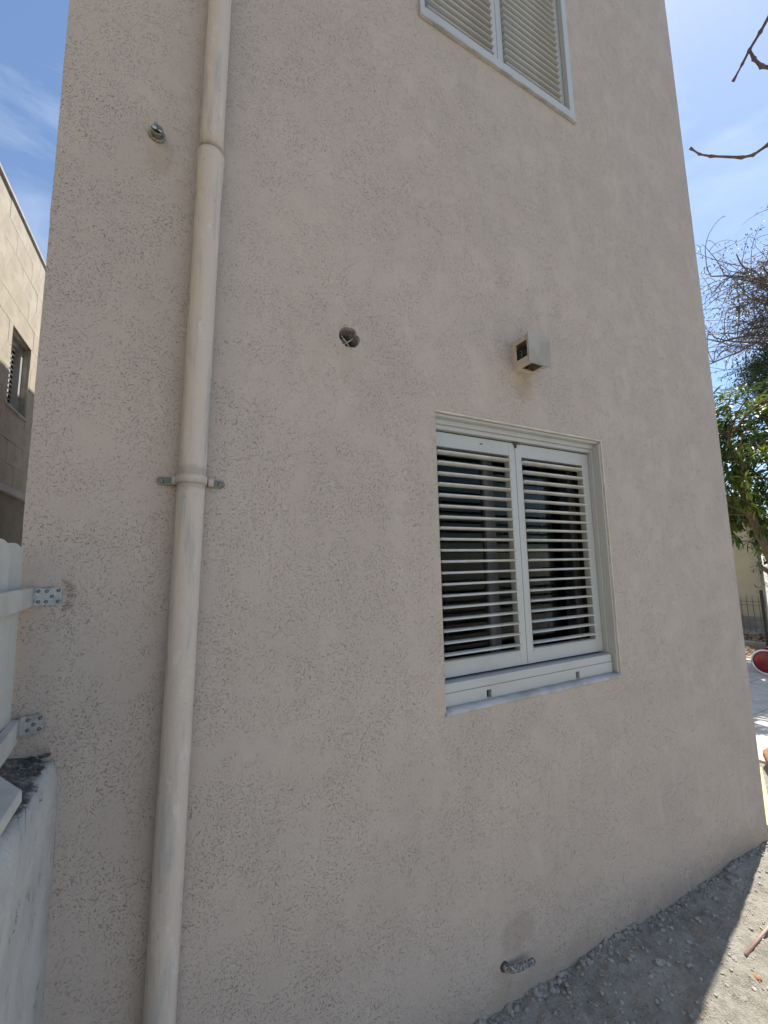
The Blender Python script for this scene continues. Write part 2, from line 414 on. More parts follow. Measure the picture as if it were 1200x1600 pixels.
# ------------------------------------------------------------------ house
H_TOP = 6.4; X0, X1, Y0, Y1 = -.329, 3.368, 1.4, 10.5
house = tag(empty('house', (X0, Y0, -1.75)), 'two storey house with pinkish beige scratched stucco wall', 'house')
def hpart(name, bm, mat, smooth=False, parent=None):
    # geometry is written in world coordinates; the house empty sits at its corner
    o = obj(name, bm, mat, parent or house, smooth)
    if parent is None: o.location = -Vector(house.location)
    return o
def subpart(name, me, parent, loc=(0, 0, 0), rot=(0, 0, 0)): return link(name, me, parent, loc, rot)
# openings: x0,x1,z0,z1
WIN = (.992, 2.075, -.579, .640); UP = (.992, 2.075, 2.640, 3.86)
HC, HR = (.600, .874), .0585          # round hole
HB = (HC[0] - .09, HC[0] + .09, HC[1] - .09, HC[1] + .09)
def lines(lo, hi, marks, step):
    ms = sorted(set([lo, hi] + [m for m in marks if lo < m < hi])); out = []
    for a, b in zip(ms, ms[1:]):
        n = max(1, round((b - a) / step)); out += [a + (b - a) * k / n for k in range(n)]
    return out + [hi]
xs = lines(X0, X1, (WIN[0], WIN[1], HB[0], HB[1]), .07)
zs = lines(-2.0, H_TOP, (WIN[2], WIN[3], UP[2], UP[3], HB[2], HB[3]), .07)
def in_open(x, z):
    for o in (WIN, UP, HB):
        if o[0] < x < o[1] and o[2] < z < o[3]: return True
    return False
bm = bmesh.new(); V = {}
def wv_(i, j):
    if (i, j) not in V:
        x, z = xs[i], zs[j]
        on = any(o[0] - 1e-6 <= x <= o[1] + 1e-6 and o[2] - 1e-6 <= z <= o[3] + 1e-6 for o in (WIN, UP, HB))
        dx = 0; dy = 0
        if not on: dy = .0022 * fbm((x, 0, z), 2.2, 2)
        if i == 0 or i == len(xs) - 1: dx = .0022 * fbm((x, 1, z), 9, 2); dy = 0
        V[(i, j)] = bm.verts.new((x + dx, Y0 + dy, z))
    return V[(i, j)]
for i in range(len(xs) - 1):
    for j in range(len(zs) - 1):
        if in_open((xs[i] + xs[i + 1]) / 2, (zs[j] + zs[j + 1]) / 2): continue
        bm.faces.new((wv_(i, j), wv_(i + 1, j), wv_(i + 1, j + 1), wv_(i, j + 1)))
# ragged round hole
hi = [k for k, x in enumerate(xs) if HB[0] - 1e-6 <= x <= HB[1] + 1e-6]; hj = [k for k, z in enumerate(zs) if HB[2] - 1e-6 <= z <= HB[3] + 1e-6]
per = [(i, hj[0]) for i in hi] + [(hi[-1], j) for j in hj[1:]] + [(i, hj[-1]) for i in hi[::-1][1:]] + [(hi[0], j) for j in hj[::-1][1:-1]]
K = 48
def hole_r(a): return HR * (.93 + .16 * noise.noise(Vector((math.cos(a) * 1.6, math.sin(a) * 1.6, 4.2))) + .05 * noise.noise(Vector((math.cos(a) * 5, math.sin(a) * 5, 1))) )* .78
ring = [bm.verts.new((HC[0] + hole_r(2 * math.pi * k / K) * math.cos(2 * math.pi * k / K), Y0, HC[1] + hole_r(2 * math.pi * k / K) * math.sin(2 * math.pi * k / K))) for k in range(K)]
pv = [V[p] for p in per]
def ang(v): return math.atan2(v.co.z - HC[1], v.co.x - HC[0]) % (2 * math.pi)
pv = sorted(pv, key=ang); P_ = len(pv)
# stitch ring to square
i = j = 0; ra = [2 * math.pi * k / K for k in range(K)] + [2 * math.pi]; pa = [ang(v) for v in pv]; pa += [pa[0] + 2 * math.pi]
while i < K or j < P_:
    if j >= P_ or (i < K and (ra[i] + ra[min(i + 1, K)]) / 2 < (pa[j] + pa[j + 1]) / 2):
        bm.faces.new((ring[i % K], pv[j % P_], ring[(i + 1) % K])); i += 1
    else:
        bm.faces.new((ring[i % K], pv[j % P_], pv[(j + 1) % P_])); j += 1
# window reveals
for o in (WIN, UP):
    d = .26
    for (a, b) in (((o[0], o[2]), (o[1], o[2])), ((o[1], o[2]), (o[1], o[3])), ((o[1], o[3]), (o[0], o[3])), ((o[0], o[3]), (o[0], o[2]))):
        bm.faces.new([bm.verts.new(p) for p in ((a[0], Y0, a[1]), (b[0], Y0, b[1]), (b[0], Y0 + d, b[1]), (a[0], Y0 + d, a[1]))])
bmesh.ops.recalc_face_normals(bm, faces=[f for f in bm.faces if abs(f.normal.y) > .9])
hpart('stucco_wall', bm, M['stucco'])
# remaining walls and the roof
bm = boxes((X0, X0 + .2, Y0 + .001, Y1, -2, H_TOP), (X1 - .2, X1, Y0 + .001, Y1, -2, H_TOP), (X0, X1, Y1, Y1 + .2, -2, H_TOP))
# trim side walls slightly so nothing is coplanar with the front sheet
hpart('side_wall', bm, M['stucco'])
hpart('roof', boxes((X0 + .2, X1 - .2, Y0 + .05, Y1, H_TOP - .5, H_TOP - .3)), M['conc'])
hpart('parapet_coping', boxes((X0 - .03, X1 + .03, Y0 - .03, Y0 + .25, H_TOP, H_TOP + .05)), M['coping'])
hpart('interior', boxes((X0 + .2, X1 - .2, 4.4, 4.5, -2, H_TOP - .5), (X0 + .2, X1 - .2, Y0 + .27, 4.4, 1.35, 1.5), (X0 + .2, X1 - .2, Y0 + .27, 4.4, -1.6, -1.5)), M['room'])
# hole: rough mortar lining, a back plug and crossed wires
bm = bmesh.new(); rings = []
for t, (yy, k) in enumerate(((Y0 + .0, 1.0), (Y0 + .012, .93), (Y0 + .03, .97), (Y0 + .055, .90), (Y0 + .08, .93), (Y0 + .12, .86))):
    rr = []
    for q in range(K):
        a = 2 * math.pi * q / K; r = hole_r(a) * (k + (.12 * noise.noise(Vector((math.cos(a) * 3, t * 1.3, math.sin(a) * 3))) if t else 0))
        rr.append(bm.verts.new((HC[0] + r * math.cos(a), yy, HC[1] + r * math.sin(a))))
    rings.append(rr)
for a, b in zip(rings, rings[1:]):
    for q in range(K): bm.faces.new((a[q], b[q], b[(q + 1) % K], a[(q + 1) % K]))
bm.faces.new(rings[-1])
ho = hpart('core_hole', bm, M['cement'])
bm = bmesh.new()
for q in range(26):
    a = random.uniform(0, 6.28); r = HR * random.uniform(.1, .55)
    rock(bm, (HC[0] + r * math.cos(a) - .002, Y0 + random.uniform(.06, .11), HC[1] + r * math.sin(a) + .006), random.uniform(.006, .014), q * .7, 1, .8)
obj('mortar_lump', bm, M['cement'], ho)
ho2 = bmesh.new()
tube(ho2, [(HC[0] - .026, Y0 + .018, HC[1] + .010), (HC[0] - .004, Y0 + .014, HC[1] - .016), (HC[0] + .010, Y0 + .016, HC[1] - .036)], .0034, 6)
tube(ho2, [(HC[0] - .020, Y0 + .018, HC[1] - .030), (HC[0] - .004, Y0 + .015, HC[1] - .016), (HC[0] + .024, Y0 + .018, HC[1] + .008)], .0028, 6)
obj('cross_wire', ho2, M['stone'], ho, True)

# ------------------------------------------------------------------ louvred windows
def slat_mesh(L, mt, chord=.054, th=.0115):
    bm = bmesh.new(); n = 12; rings = []
    for x in (0, L):
        rings.append([bm.verts.new((x, chord / 2 * math.cos(2 * math.pi * k / n), th / 2 * math.sin(2 * math.pi * k / n))) for k in range(n)])
    for k in range(n): bm.faces.new((rings[0][k], rings[1][k], rings[1][(k + 1) % n], rings[0][(k + 1) % n]))
    bm.faces.new(rings[0][::-1]); bm.faces.new(rings[1])
    for f in bm.faces: f.smooth = len(f.verts) == 4
    me = bpy.data.meshes.new('slat'); bm.to_mesh(me); bm.free(); me.materials.append(mt); return me
def louvre_window(o, tilt, lower):
    x0, x1, z0, z1 = o
    yf = Y0 + (.070 if lower else .020)                # face of the shutters
    b = .0015
    bm = bmesh.new()
    ys = Y0 + .028
    sh_b, sh_t = z0 + (.110 if lower else .036), z1 - .060                   # shutter bottom and top
    yo = yf - (Y0 + .070); yk = yf + .030
    # head: soffit trim, then two stepped rails
    box(bm, x0 + .002, x1 - .002, Y0 + .012, yk, z1 - .012, z1 - .001, b)
    box(bm, x0 + .002, x1 - .006, max(Y0 + .013, Y0 + .040 + yo), yk, z1 - .034, z1 - .0125, b)
    box(bm, x0 + .002, x1 - .010, max(Y0 + .014, Y0 + .052 + yo), yk, z1 - .053, z1 - .0345, b)
    # right jamb: lip, groove, reveal
    box(bm, x1 - .011, x1 - .001, Y0 + .006, yk, z0 + .012, z1 - .013, b)
    box(bm, x1 - .020, x1 - .0115, max(Y0 + .012, Y0 + .046 + yo), yk, sh_b - .02, z1 - .035, b)
    # left jamb
    box(bm, x0 + .001, x0 + .011, Y0 + (.030 if lower else .008), yk, z0 + .012, z1 - .013, b)
    box(bm, x0 + .0115, x0 + .020, max(Y0 + .012, Y0 + .046 + yo), yk, sh_b - .02, z1 - .035, b)
    w = hpart('window', bm, M['alu'])
    w['label'] = 'lower window with open white louvred shutters' if lower else 'upper window with closed white louvred shutters'
    if lower:
        # bottom track: upper and lower rails with two drain slots
        bm = bmesh.new(); zr = z0 + .064
        box(bm, x0 + .003, x1 - .0205, ys + .001, Y0 + .20, zr + .0008, sh_b - .010, b)
        slots = (1.235, 1.79); sw, s0, s1 = .013, z0 + .016, z0 + .048
        X = [x0 + .003]
        for c in slots: X += [c - sw, c + sw]
        X.append(x1 - .0205)
        for k in range(0, len(X), 2): box(bm, X[k], X[k + 1], ys, Y0 + .20, z0 + .006, zr - .0008, 0)
        for c in slots:
            box(bm, c - sw, c + sw, ys, Y0 + .20, z0 + .006, s0); box(bm, c - sw, c + sw, ys, Y0 + .20, s1, zr - .0008)
        bmesh.ops.remove_doubles(bm, verts=bm.verts[:], dist=1e-6)
        obj('track', bm, M['alu'], w)
        for c in slots: obj('drain_slot', boxes((c - sw + .0002, c + sw - .0002, ys + .022, ys + .05, s0 + .0002, s1 - .0002)), M['dark'], w)
        # sloping plaster sill
        bm = bmesh.new(); n = 60; prof = [(Y0 - .004, -.010), (Y0 - .006, -.001), (Y0 + .002, .007), (ys + .004, .015), (ys + .004, -.010)]
        rr = []
        for k in range(n + 1):
            x = x0 - .003 + (x1 - x0 + .010) * k / n
            rr.append([bm.verts.new((x, y + .0022 * fbm((x, y, 2), 24, 2), z0 + z + .0030 * fbm((x, y, 5), 30, 2))) for y, z in prof])
        for a, c in zip(rr, rr[1:]):
            for k in range(len(prof)): bm.faces.new((a[k], a[(k + 1) % 5], c[(k + 1) % 5], c[k]))
        bm.faces.new(rr[0]); bm.faces.new(rr[-1][::-1])
        obj('sill', bm, M['sill'], w, True)
        # cream painted plaster edge round the head and right side
        obj('plaster_edge', boxes((x0 - .001, x1 + .004, Y0 - .0025, Y0 + .008, z1 - .0005, z1 + .006)), M['paint_cream'], w)
        obj('plaster_edge', boxes((x1 - .0005, x1 + .005, Y0 - .0025, Y0 + .008, z0 + .004, z1 - .001)), M['paint_cream'], w)
    # dark gasket gap between shutters and frame
    obj('gasket', boxes((x0 + .02, x1 - .02, yf + .020, yf + .03, sh_b - .012, sh_b + .004)), M['rubber'], w)
    obj('gasket', boxes((x0 + .02, x1 - .02, yf + .012, yf + .03, sh_t - .004, sh_t + .010)), M['rubber'], w)
    # the pair of shutters
    mid = 1.510; tr = .066; br = .066 if lower else .022
    ends = ((x0 + .021, mid - .0015), (mid + .0015, x1 - .0225))
    zi0, zi1 = sh_b + br, sh_t - tr; N = 19 if lower else 23
    pin = mesh('pivot_pin', boxes((-.0005, .010, -.018, .002, -.0035, .0035)), M['blade'])
    for k, (a, c) in enumerate(ends):
        sl_ = .024 if k == 0 else .040
        sr_ = .040 if k == 0 else .052
        bm = bmesh.new(); d = .034
        box(bm, a, a + sl_, yf, yf + d, sh_b, sh_t, b); box(bm, c - sr_, c, yf, yf + d, sh_b, sh_t, b)
        box(bm, a + sl_ - .0012, c - sr_ + .0012, yf + .001, yf + d - .001, sh_b, zi0, b); box(bm, a + sl_ - .0012, c - sr_ + .0012, yf + .001, yf + d - .001, zi1, sh_t, b)
        if lower: box(bm, a + sl_, c - sr_, yf - .0035, yf + .006, zi0 - .012, zi0 - .004, .0008)
        obj('shutter_frame', bm, M['alu'], w)
        L = c - a - sl_ - sr_ - .004
        me = slat_mesh(L, M['blade']) if lower else slat_mesh(L, M['alu'], .060, .009)
        for q in range(N):
            z = zi0 + (zi1 - zi0) * (q + .5) / N
            subpart('slat', me, w, (a + sl_ + .002, yf + .010, z), (tilt + R(random.uniform(-1.4, 1.4)), 0, 0))
            if lower and k == 1: subpart('pivot_pin', pin, w, (a + sl_, yf + .010, z))
    if lower:
        bm = boxes((mid - .011, mid + .011, yf - .006, yf + .004, sh_t - .010, sh_t + .002), (mid - .003, mid + .005, yf - .009, yf, sh_t - .024, sh_t - .006), (mid + .004, mid + .034, yf - .004, yf + .002, sh_t - .004, sh_t + .004), bevel=.001)
        obj('shutter_catch', bm, M['grime'], w)
        obj('maker_mark', boxes((1.290, 1.306, yf - .0006, yf + .001, sh_t - .030, sh_t - .026)), M['rubber'], w)
        # channels of the right jamb, seen past the blades: black strips paint the gaps' shade between the rails
        obj('brush_strip', boxes((x1 - .0190, x1 - .002, Y0 + .105, Y0 + .120, z0 + .1, z1 - .035)), M['rubber'], w)
        obj('jamb_rail', boxes((x1 - .0200, x1 - .002, Y0 + .121, Y0 + .136, z0 + .1, z1 - .035)), M['alu'], w)
        obj('brush_strip', boxes((x1 - .0120, x1 - .002, Y0 + .137, Y0 + .178, z0 + .1, z1 - .035)), M['rubber'], w)
        obj('sash_stile', boxes((x1 - .0420, x1 - .002, Y0 + .180, Y0 + .262, z0 + .1, z1 - .035)), M['curtain'], w)
        y2 = Y0 + .150
        # sliding glazing behind the shutters
        obj('sash_rail', boxes((x0, x1 - .045, y2 + .05, y2 + .08, z0, z0 + .12)), M['alu'], w)
        obj('sash_rail', boxes((x0, x1 - .045, y2 + .05, y2 + .08, z1 - .12, z1)), M['alu'], w)
        obj('sash_stile', boxes((1.372, 1.400, y2, y2 + .03, z0 + .121, z1 - .121)), M['curtain'], w)
        obj('sash_stile', boxes((1.425, 1.462, y2 + .032, y2 + .06, z0 + .121, z1 - .121)), M['curtain'], w)
        for (a, c, yy) in ((x0 + .03, 1.371, y2 + .014), (1.463, x1 - .045, y2 + .046)):
            obj('glass_pane', boxes((a, c, yy, yy + .004, z0 + .121, z1 - .121)), M['glass'], w)
        for (a, c) in ((2.02, 2.20), (2.22, 2.60)):
            bm = bmesh.new(); n = 40; prev = None
            for k in range(n + 1):
                x = a + (c - a) * k / n; y = Y0 + .40 + .016 * math.sin(k * .85) + .008 * math.sin(k * 2.1 + a)
                cur = (bm.verts.new((x, y, z0 - .1)), bm.verts.new((x, y, z1 + .1)))
                if prev: bm.faces.new((prev[0], cur[0], cur[1], prev[1]))
                prev = cur
            bmesh.ops.solidify(bm, geom=bm.faces[:], thickness=.002)
            obj('curtain', bm, M['curtain'], w, True)
    else:
        obj('glass_pane', boxes((x0 + .03, x1 - .03, Y0 + .16, Y0 + .165, z0 + .06, z1 - .06)), M['glass'], w)
    return w
louvre_window(WIN, R(-3), True)
# upper window: same joinery, set flush with the wall, blades shut
wu = louvre_window(UP, R(2), False)
obj('outer_frame', boxes((UP[0] - .008, UP[1] + .012, Y0 - .014, Y0 + .018, UP[2] - .020, UP[2] + .030), bevel=.002), M['alu'], wu)
obj('outer_frame', boxes((UP[1] - .030, UP[1] + .012, Y0 - .012, Y0 + .018, UP[2] + .0305, UP[3]), bevel=.002), M['alu'], wu)
obj('outer_frame', boxes((UP[0] - .008, UP[0] + .016, Y0 - .012, Y0 + .018, UP[2] + .0305, UP[3]), bevel=.002), M['alu'], wu)
obj('drip_edge', boxes((UP[0] - .01, UP[1] + .022, Y0 - .018, Y0 + .0, UP[2] - .030, UP[2] - .021), bevel=.003), M['sill'], wu)

# ------------------------------------------------------------------ downpipe
def px_(z): return .0375 + (z + 1.14) * .0195
yc = Y0 - .047
dp = tag(empty('downpipe', (px_(-1.72), yc, -1.72)), 'beige painted downpipe running up the stucco wall', 'downpipe')
def dpart(name, bm, mat, parent=None, smooth=True):
    o = obj(name, bm, mat, parent or dp, smooth)
    if parent is None: o.location = -Vector(dp.location)
    return o
def vtube(z0, z1, r, n=36, wob=.0006, step=.06, off=0.0):
    bm = bmesh.new(); m = max(2, int((z1 - z0) / step)); rings = []
    for k in range(m + 1):
        z = z0 + (z1 - z0) * k / m
        rings.append([bm.verts.new((px_(z) + off + (r + wob * fbm((math.cos(a) * 1.2, math.sin(a) * 1.2, z * 6), 1.4, 2)) * math.cos(a),
                                    yc + (r + wob * fbm((math.cos(a), math.sin(a), z * 6 + 5), 1.4, 2)) * math.sin(a), z)) for a in [2 * math.pi * q / n for q in range(n)]])
    for a, b in zip(rings, rings[1:]):
        for q in range(n): bm.faces.new((a[q], a[(q + 1) % n], b[(q + 1) % n], b[q]))
    bm.faces.new(rings[0][::-1]); bm.faces.new(rings[-1]); return bm
dpart('pipe_section', vtube(-1.74, 1.335, .0385), M['pipe'])
dpart('pipe_section', vtube(1.38, 5.9, .0372), M['pipe'])
def lathe_z(prof, n=40):
    bm = bmesh.new(); rings = []
    for z, r in prof: rings.append([bm.verts.new((px_(z) + r * math.cos(2 * math.pi * q / n), yc + r * math.sin(2 * math.pi * q / n), z)) for q in range(n)])
    for a, b in zip(rings, rings[1:]):
        for q in range(n): bm.faces.new((a[q], a[(q + 1) % n], b[(q + 1) % n], b[q]))
    bm.faces.new(rings[0][::-1]); bm.faces.new(rings[-1]); return bm
dpart('socket', lathe_z([(1.19, .0379), (1.215, .0392), (1.255, .0404), (1.300, .0410), (1.343, .0412), (1.348, .0428), (1.360, .0434), (1.367, .0425), (1.371, .0378)]), M['pipe'])
zc = .262
cl = dpart('clamp', lathe_z([(zc - .013, .0392), (zc - .0128, .0425), (zc - .009, .0432), (zc + .009, .0432), (zc + .0128, .0425), (zc + .013, .0392)]), M['pipe'])
def ear(cx, w):
    bm = bmesh.new(); n = 20; prof = []
    for k in range(n):
        a = 2 * math.pi * k / n; prof.append((w * .020 * 1 + .0135 * math.cos(a) if math.cos(a) * w > 0 else -w * .012, .0125 * math.sin(a)))
    vs = [[bm.verts.new((cx + p[0], y, zc + p[1])) for p in prof] for y in (Y0 - .006, Y0 - .001)]
    for q in range(n): bm.faces.new((vs[0][q], vs[0][(q + 1) % n], vs[1][(q + 1) % n], vs[1][q]))
    bm.faces.new(vs[0]); bm.faces.new(vs[1][::-1]); return bm
for cx, w in ((.004, -1), (.130, 1)):
    obj('lug', ear(cx, w), M['ear'], cl)
    bm = bmesh.new(); sx = cx + w * .018
    tube(bm, [(sx, Y0 - .0062, zc), (sx, Y0 - .0095, zc)], [.0062, .0045], 12); tube(bm, [(sx, Y0 - .0095, zc), (sx, Y0 - .012, zc)], [.002, .002], 8)
    obj('screw', bm, M['screw'], cl, True)
for (fa, fb) in ((.012, .030), (.112, .128)): obj('clamp_flange', boxes((fa, fb, Y0 - .030, Y0 - .003, zc - .012, zc + .012), bevel=.002), M['pipe'], cl)
dpart('clamp', lathe_z([(z - .0, r) for z, r in ((3.187, .038), (3.187, .043), (3.213, .043), (3.213, .038))]), M['pipe'])

# ------------------------------------------------------------------ vent hood
vx0, vx1, vz0, vz1, vy = 1.462, 1.592, .922, 1.060, Y0 - .100
vent = tag(empty('vent_hood', ((vx0 + vx1) / 2, Y0, vz0)), 'square beige vent hood above the lower window', 'vent')
def vpart(name, bm, mat, smooth=False):
    o = obj(name, bm, mat, vent, smooth); o.location = -Vector(vent.location); return o
s_ = .017
bm = boxes((vx0, vx1, vy, Y0 + .01, vz1 - .006, vz1), (vx1 - .005, vx1, vy, Y0 + .01, vz0, vz1 - .0065),
           # left side frame
           (vx0, vx0 + .005, vy, vy + .010, vz0, vz1 - .0065), (vx0, vx0 + .005, Y0 - .022, Y0 + .01, vz0, vz1 - .0065),
           (vx0, vx0 + .005, vy + .0105, Y0 - .0225, vz0, vz0 + .032), (vx0, vx0 + .005, vy + .0105, Y0 - .0225, vz1 - .026, vz1 - .0065),
           # bottom frame
           (vx0 + .0055, vx1 - .0055, vy, vy + .012, vz0, vz0 + .005), (vx0 + .0055, vx1 - .0055, Y0 - .022, Y0 + .01, vz0, vz0 + .005),
           (vx0 + .0055, vx0 + .026, vy + .0125, Y0 - .0225, vz0, vz0 + .005), (vx1 - .026, vx1 - .0055, vy + .0125, Y0 - .0225, vz0, vz0 + .005), bevel=.0008)
vpart('hood_shell', bm, M['pipe'])
vpart('front_plate', boxes((vx0 - .006, vx1 + .010, vy - .006, vy - .0005, vz0 - .006, vz1 + .008), bevel=.0022), M['reveal'])
bm = bmesh.new()
tube(bm, [((vx0 + vx1) / 2, Y0 - .003, (vz0 + vz1) / 2), ((vx0 + vx1) / 2, Y0 + .004, (vz0 + vz1) / 2)], .050, 28)
bmesh.ops.create_uvsphere(bm, u_segments=20, v_segments=12, radius=.046, matrix=Matrix.Translation(((vx0 + vx1) / 2 - .008, Y0 - .018, (vz0 + vz1) / 2 - .004)))
vpart('duct_mouth', bm, M['dark'])
bm = bmesh.new()
for k in range(7):
    t = -.042 + .014 * k
    h = math.sqrt(max(0, .05 ** 2 - t * t)); cx, cz = (vx0 + vx1) / 2, (vz0 + vz1) / 2
    for ax in (0, 1):
        arc = []
        for q in range(9):
            a = math.pi * q / 8; u_, w_ = -h * .95 * math.cos(a), -.018 - .95 * h * math.sin(a)
            arc.append((cx - .008 + (t if ax else u_), Y0 + w_, cz - .004 + (u_ if ax else t)))
        tube(bm, arc, .0008, 4)
vpart('mesh_screen', bm, M['screw'])
bm = bmesh.new()
for k in range(10): rock(bm, (vx0 + .02 + random.random() * .03, Y0 - .02 - random.random() * .05, vz0 + .006), .004 + .004 * random.random(), k, 1, .6)
vpart('dust_clumps', bm, M['grime'])

# ------------------------------------------------------------------ conduit end, upper left
cx, cz = -.074, 1.408
ce = tag(empty('conduit_end', (cx, Y0 - .004, cz)), 'small rusty metal conduit end poking from the wall left of the downpipe', 'conduit')
bm = bmesh.new(); n = 18; rings = []
for y, r in ((.02, .0165), (-.022, .0168), (-.036, .0175), (-.037, .0125), (-.015, .0120)):
    rings.append([bm.verts.new((r * math.cos(2 * math.pi * q / n), y - .0000, r * math.sin(2 * math.pi * q / n))) for q in range(n)])
for a, b in zip(rings, rings[1:]):
    for q in range(n): bm.faces.new((a[q], a[(q + 1) % n], b[(q + 1) % n], b[q]))
bm.faces.new(rings[-1]); obj('sleeve', bm, M['ear'], ce, True)
bm = bmesh.new(); tube(bm, [(-.003, -.01, .002), (-.004, -.040, .001), (-.012, -.050, -.004)], .0055, 10); tube(bm, [(.005, -.01, .0), (.006, -.043, -.004), (.012, -.047, -.010)], .0035, 8)
obj('wire_end', bm, M['galv'], ce, True)
bm = bmesh.new(); tube(bm, [(.0, -.012, .013), (-.004, -.034, .020), (-.008, -.036, .021)], .004, 8); obj('bent_tab', bm, M['screw'], ce, True)
bm = bmesh.new()
for k in range(16):
    a = k / 16 * 6.28; rock(bm, (.019 * math.cos(a), -.002, .019 * math.sin(a)), .006, k, 1, .9)
obj('mortar_ring', bm, M['cement'], ce, True)
ce.scale = (1.05, .6, 1.05)

# ------------------------------------------------------------------ broken pipe stub near the ground
sx, sz = 1.215, -1.535
st_ = tag(empty('pipe_stub', (sx, Y0, sz)), 'broken corroded pipe stub sticking from the wall near the ground', 'pipe')
bm = bmesh.new(); pts = [(0, .03, 0), (.004, -.012, .0), (.022, -.030, .0), (.06, -.036, -.004), (.115, -.040, -.010), (.165, -.042, -.016)]
rr = tube(bm, pts, [.014, .0155, .016, .0145, .0150, .0155], 14, cap=False)
for v in bm.verts: v.co += Vector((rot_noise(v.co, 90), rot_noise(v.co, 90, 3), rot_noise(v.co, 90, 6))) * .0060
inner = [bm.verts.new(v.co * 1 + (Vector((.165, -.042, -.016)) - v.co) * .3 + Vector((-.004, 0, 0))) for v in rr[-1]]
for k in range(14): bm.faces.new((rr[-1][k], rr[-1][(k + 1) % 14], inner[(k + 1) % 14], inner[k]))
bm.faces.new(inner)
obj('stub', bm, M['corroded'], st_, True)
bm = bmesh.new()
for k in range(20):
    a = k / 20 * 6.28; rock(bm, (.002 + .019 * math.cos(a), -.004, .019 * math.sin(a)), .0065, k, 1, .9)
obj('collar', bm, M['grime'], st_, True)
bm = bmesh.new()
for k in range(12): rock(bm, (.03 + .13 * random.random(), -.05 + .008 * random.random(), -.004 + .012 * random.random()), .004 + .003 * random.random(), k, 1, .8)
obj('plaster_scab', bm, M['cement'], st_, True)
st_.scale = (.76, .76, .72)

# ------------------------------------------------------------------ low wall with the picket fence on it (left)
lx, lz = -.214, -.466
lw = bmesh.new(); ny = 110
prof = [(-.002, -1.30), (-.002, -.9), (.0, -.5), (.0, -.25), (-.001, -.12), (-.003, -.055), (-.006, -.028), (-.015, -.010), (-.032, -.002), (-.06, .006), (-.10, .014), (-.14, .018), (-.18, .014), (-.22, .006), (-.25, -.01), (-.26, -.3), (-.26, -1.30)]
pp = []
for k in range(len(prof) - 1):
    a, b = prof[k], prof[k + 1]; m = max(1, int(math.hypot(b[0] - a[0], b[1] - a[1]) / .035))
    pp += [(a[0] + (b[0] - a[0]) * q / m, a[1] + (b[1] - a[1]) * q / m) for q in range(m)]
pp.append(prof[-1]); rr = []
for k in range(ny + 1):
    y = Y0 - .001 - (2.2 * (k / ny) ** 1.6)
    row = []
    for (dx, dz) in pp:
        top = max(0, 1 - abs(dz) / .06) if dz < 0 else 1
        e = .0025 + .007 * top * (1 if dx < -.02 else .4)
        row.append(lw.verts.new((lx + dx + e * fbm((dx * 2, y, dz), 9, 3), y, lz + dz + (e * 1.2 if dz > -1 else 0) * fbm((dx, y + 9, dz), 14, 3))))
    rr.append(row)
for a, b in zip(rr, rr[1:]):
    for q in range(len(pp) - 1): lw.faces.new((a[q], a[q + 1], b[q + 1], b[q]))
lw.faces.new(rr[0]); lw.faces.new(rr[-1][::-1])
bmesh.ops.recalc_face_normals(lw, faces=lw.faces[:])
tag(obj('low_wall', lw, M['lowwall'], smooth=True), 'low whitewashed concrete wall with sooty top butting against the stucco', 'wall')
bm = bmesh.new()
for k in range(420):
    x = lx - .02 - .22 * random.random(); y = 1.39 - .6 * random.random() ** 1.4
    rock(bm, (x, y, lz + .009), .003 + .006 * random.random() ** 2, k, 1, .6)
tag(obj('mortar_debris', bm, M['grime']), 'dark crumbs of dirt on top of the low wall', 'debris', kind='stuff')

# white board lying on the low wall
bm = bmesh.new(); outline = [(0, .055), (.10, .075), (.16, -.02), (.145, -.45), (-.02, -.45)]
top = [bm.verts.new((x, y, .012 + .004 * fbm((x, y, 0), 8))) for x, y in outline]; bot = [bm.verts.new((x, y, -.012)) for x, y in outline]
bm.faces.new(top); bm.faces.new(bot[::-1])
for k in range(5): bm.faces.new((bot[k], bot[(k + 1) % 5], top[(k + 1) % 5], top[k]))
bmesh.ops.recalc_face_normals(bm, faces=bm.faces[:]); bmesh.ops.bevel(bm, geom=bm.edges[:], offset=.0025, segments=1, affect='EDGES')
tag(obj('board', bm, M['wood_white'], loc=(-.385, 1.125, lz + .030), rot=(R(3), R(-2), R(0))), 'off-white board lying on top of the low wall', 'board')

fence = tag(empty('picket_fence', (-.31, 1.39, -.44)), 'white wooden picket fence fixed to the house corner with steel brackets', 'fence')
def fpart(name, bm, mat, smooth=False, parent=None):
    o = obj(name, bm, mat, parent or fence, smooth)
    if parent is None: o.location = -Vector(fence.location)
    return o
def picket_mesh(w=.126, h=.455, t=.016):
    bm = bmesh.new(); pr = [(-w / 2, 0)]
    n = 12
    for k in range(n + 1):
        a = math.pi - math.pi * k / n; pr.append((w / 2 * (abs(math.cos(a)) ** .75) * (1 if math.cos(a) > 0 else -1), h - w * .36 + w * .36 * math.sin(a) ** .8 if 0 < k < n else h - w * .36))
    pr.append((w / 2, 0))
    f = [bm.verts.new((t / 2, p[0], p[1])) for p in pr]; b = [bm.verts.new((-t / 2, p[0], p[1])) for p in pr]
    bm.faces.new(f); bm.faces.new(b[::-1])
    for k in range(len(pr)): bm.faces.new((f[k], b[k], b[(k + 1) % len(pr)], f[(k + 1) % len(pr)]))
    bmesh.ops.recalc_face_normals(bm, faces=bm.faces[:])
    bmesh.ops.bevel(bm, geom=[e for e in bm.edges if not e.is_boundary and abs(e.verts[0].co.x - e.verts[1].co.x) < 1e-6], offset=.002, segments=1, affect='EDGES')
    return mesh('picket', bm, M['wood_white'])
pk = picket_mesh()
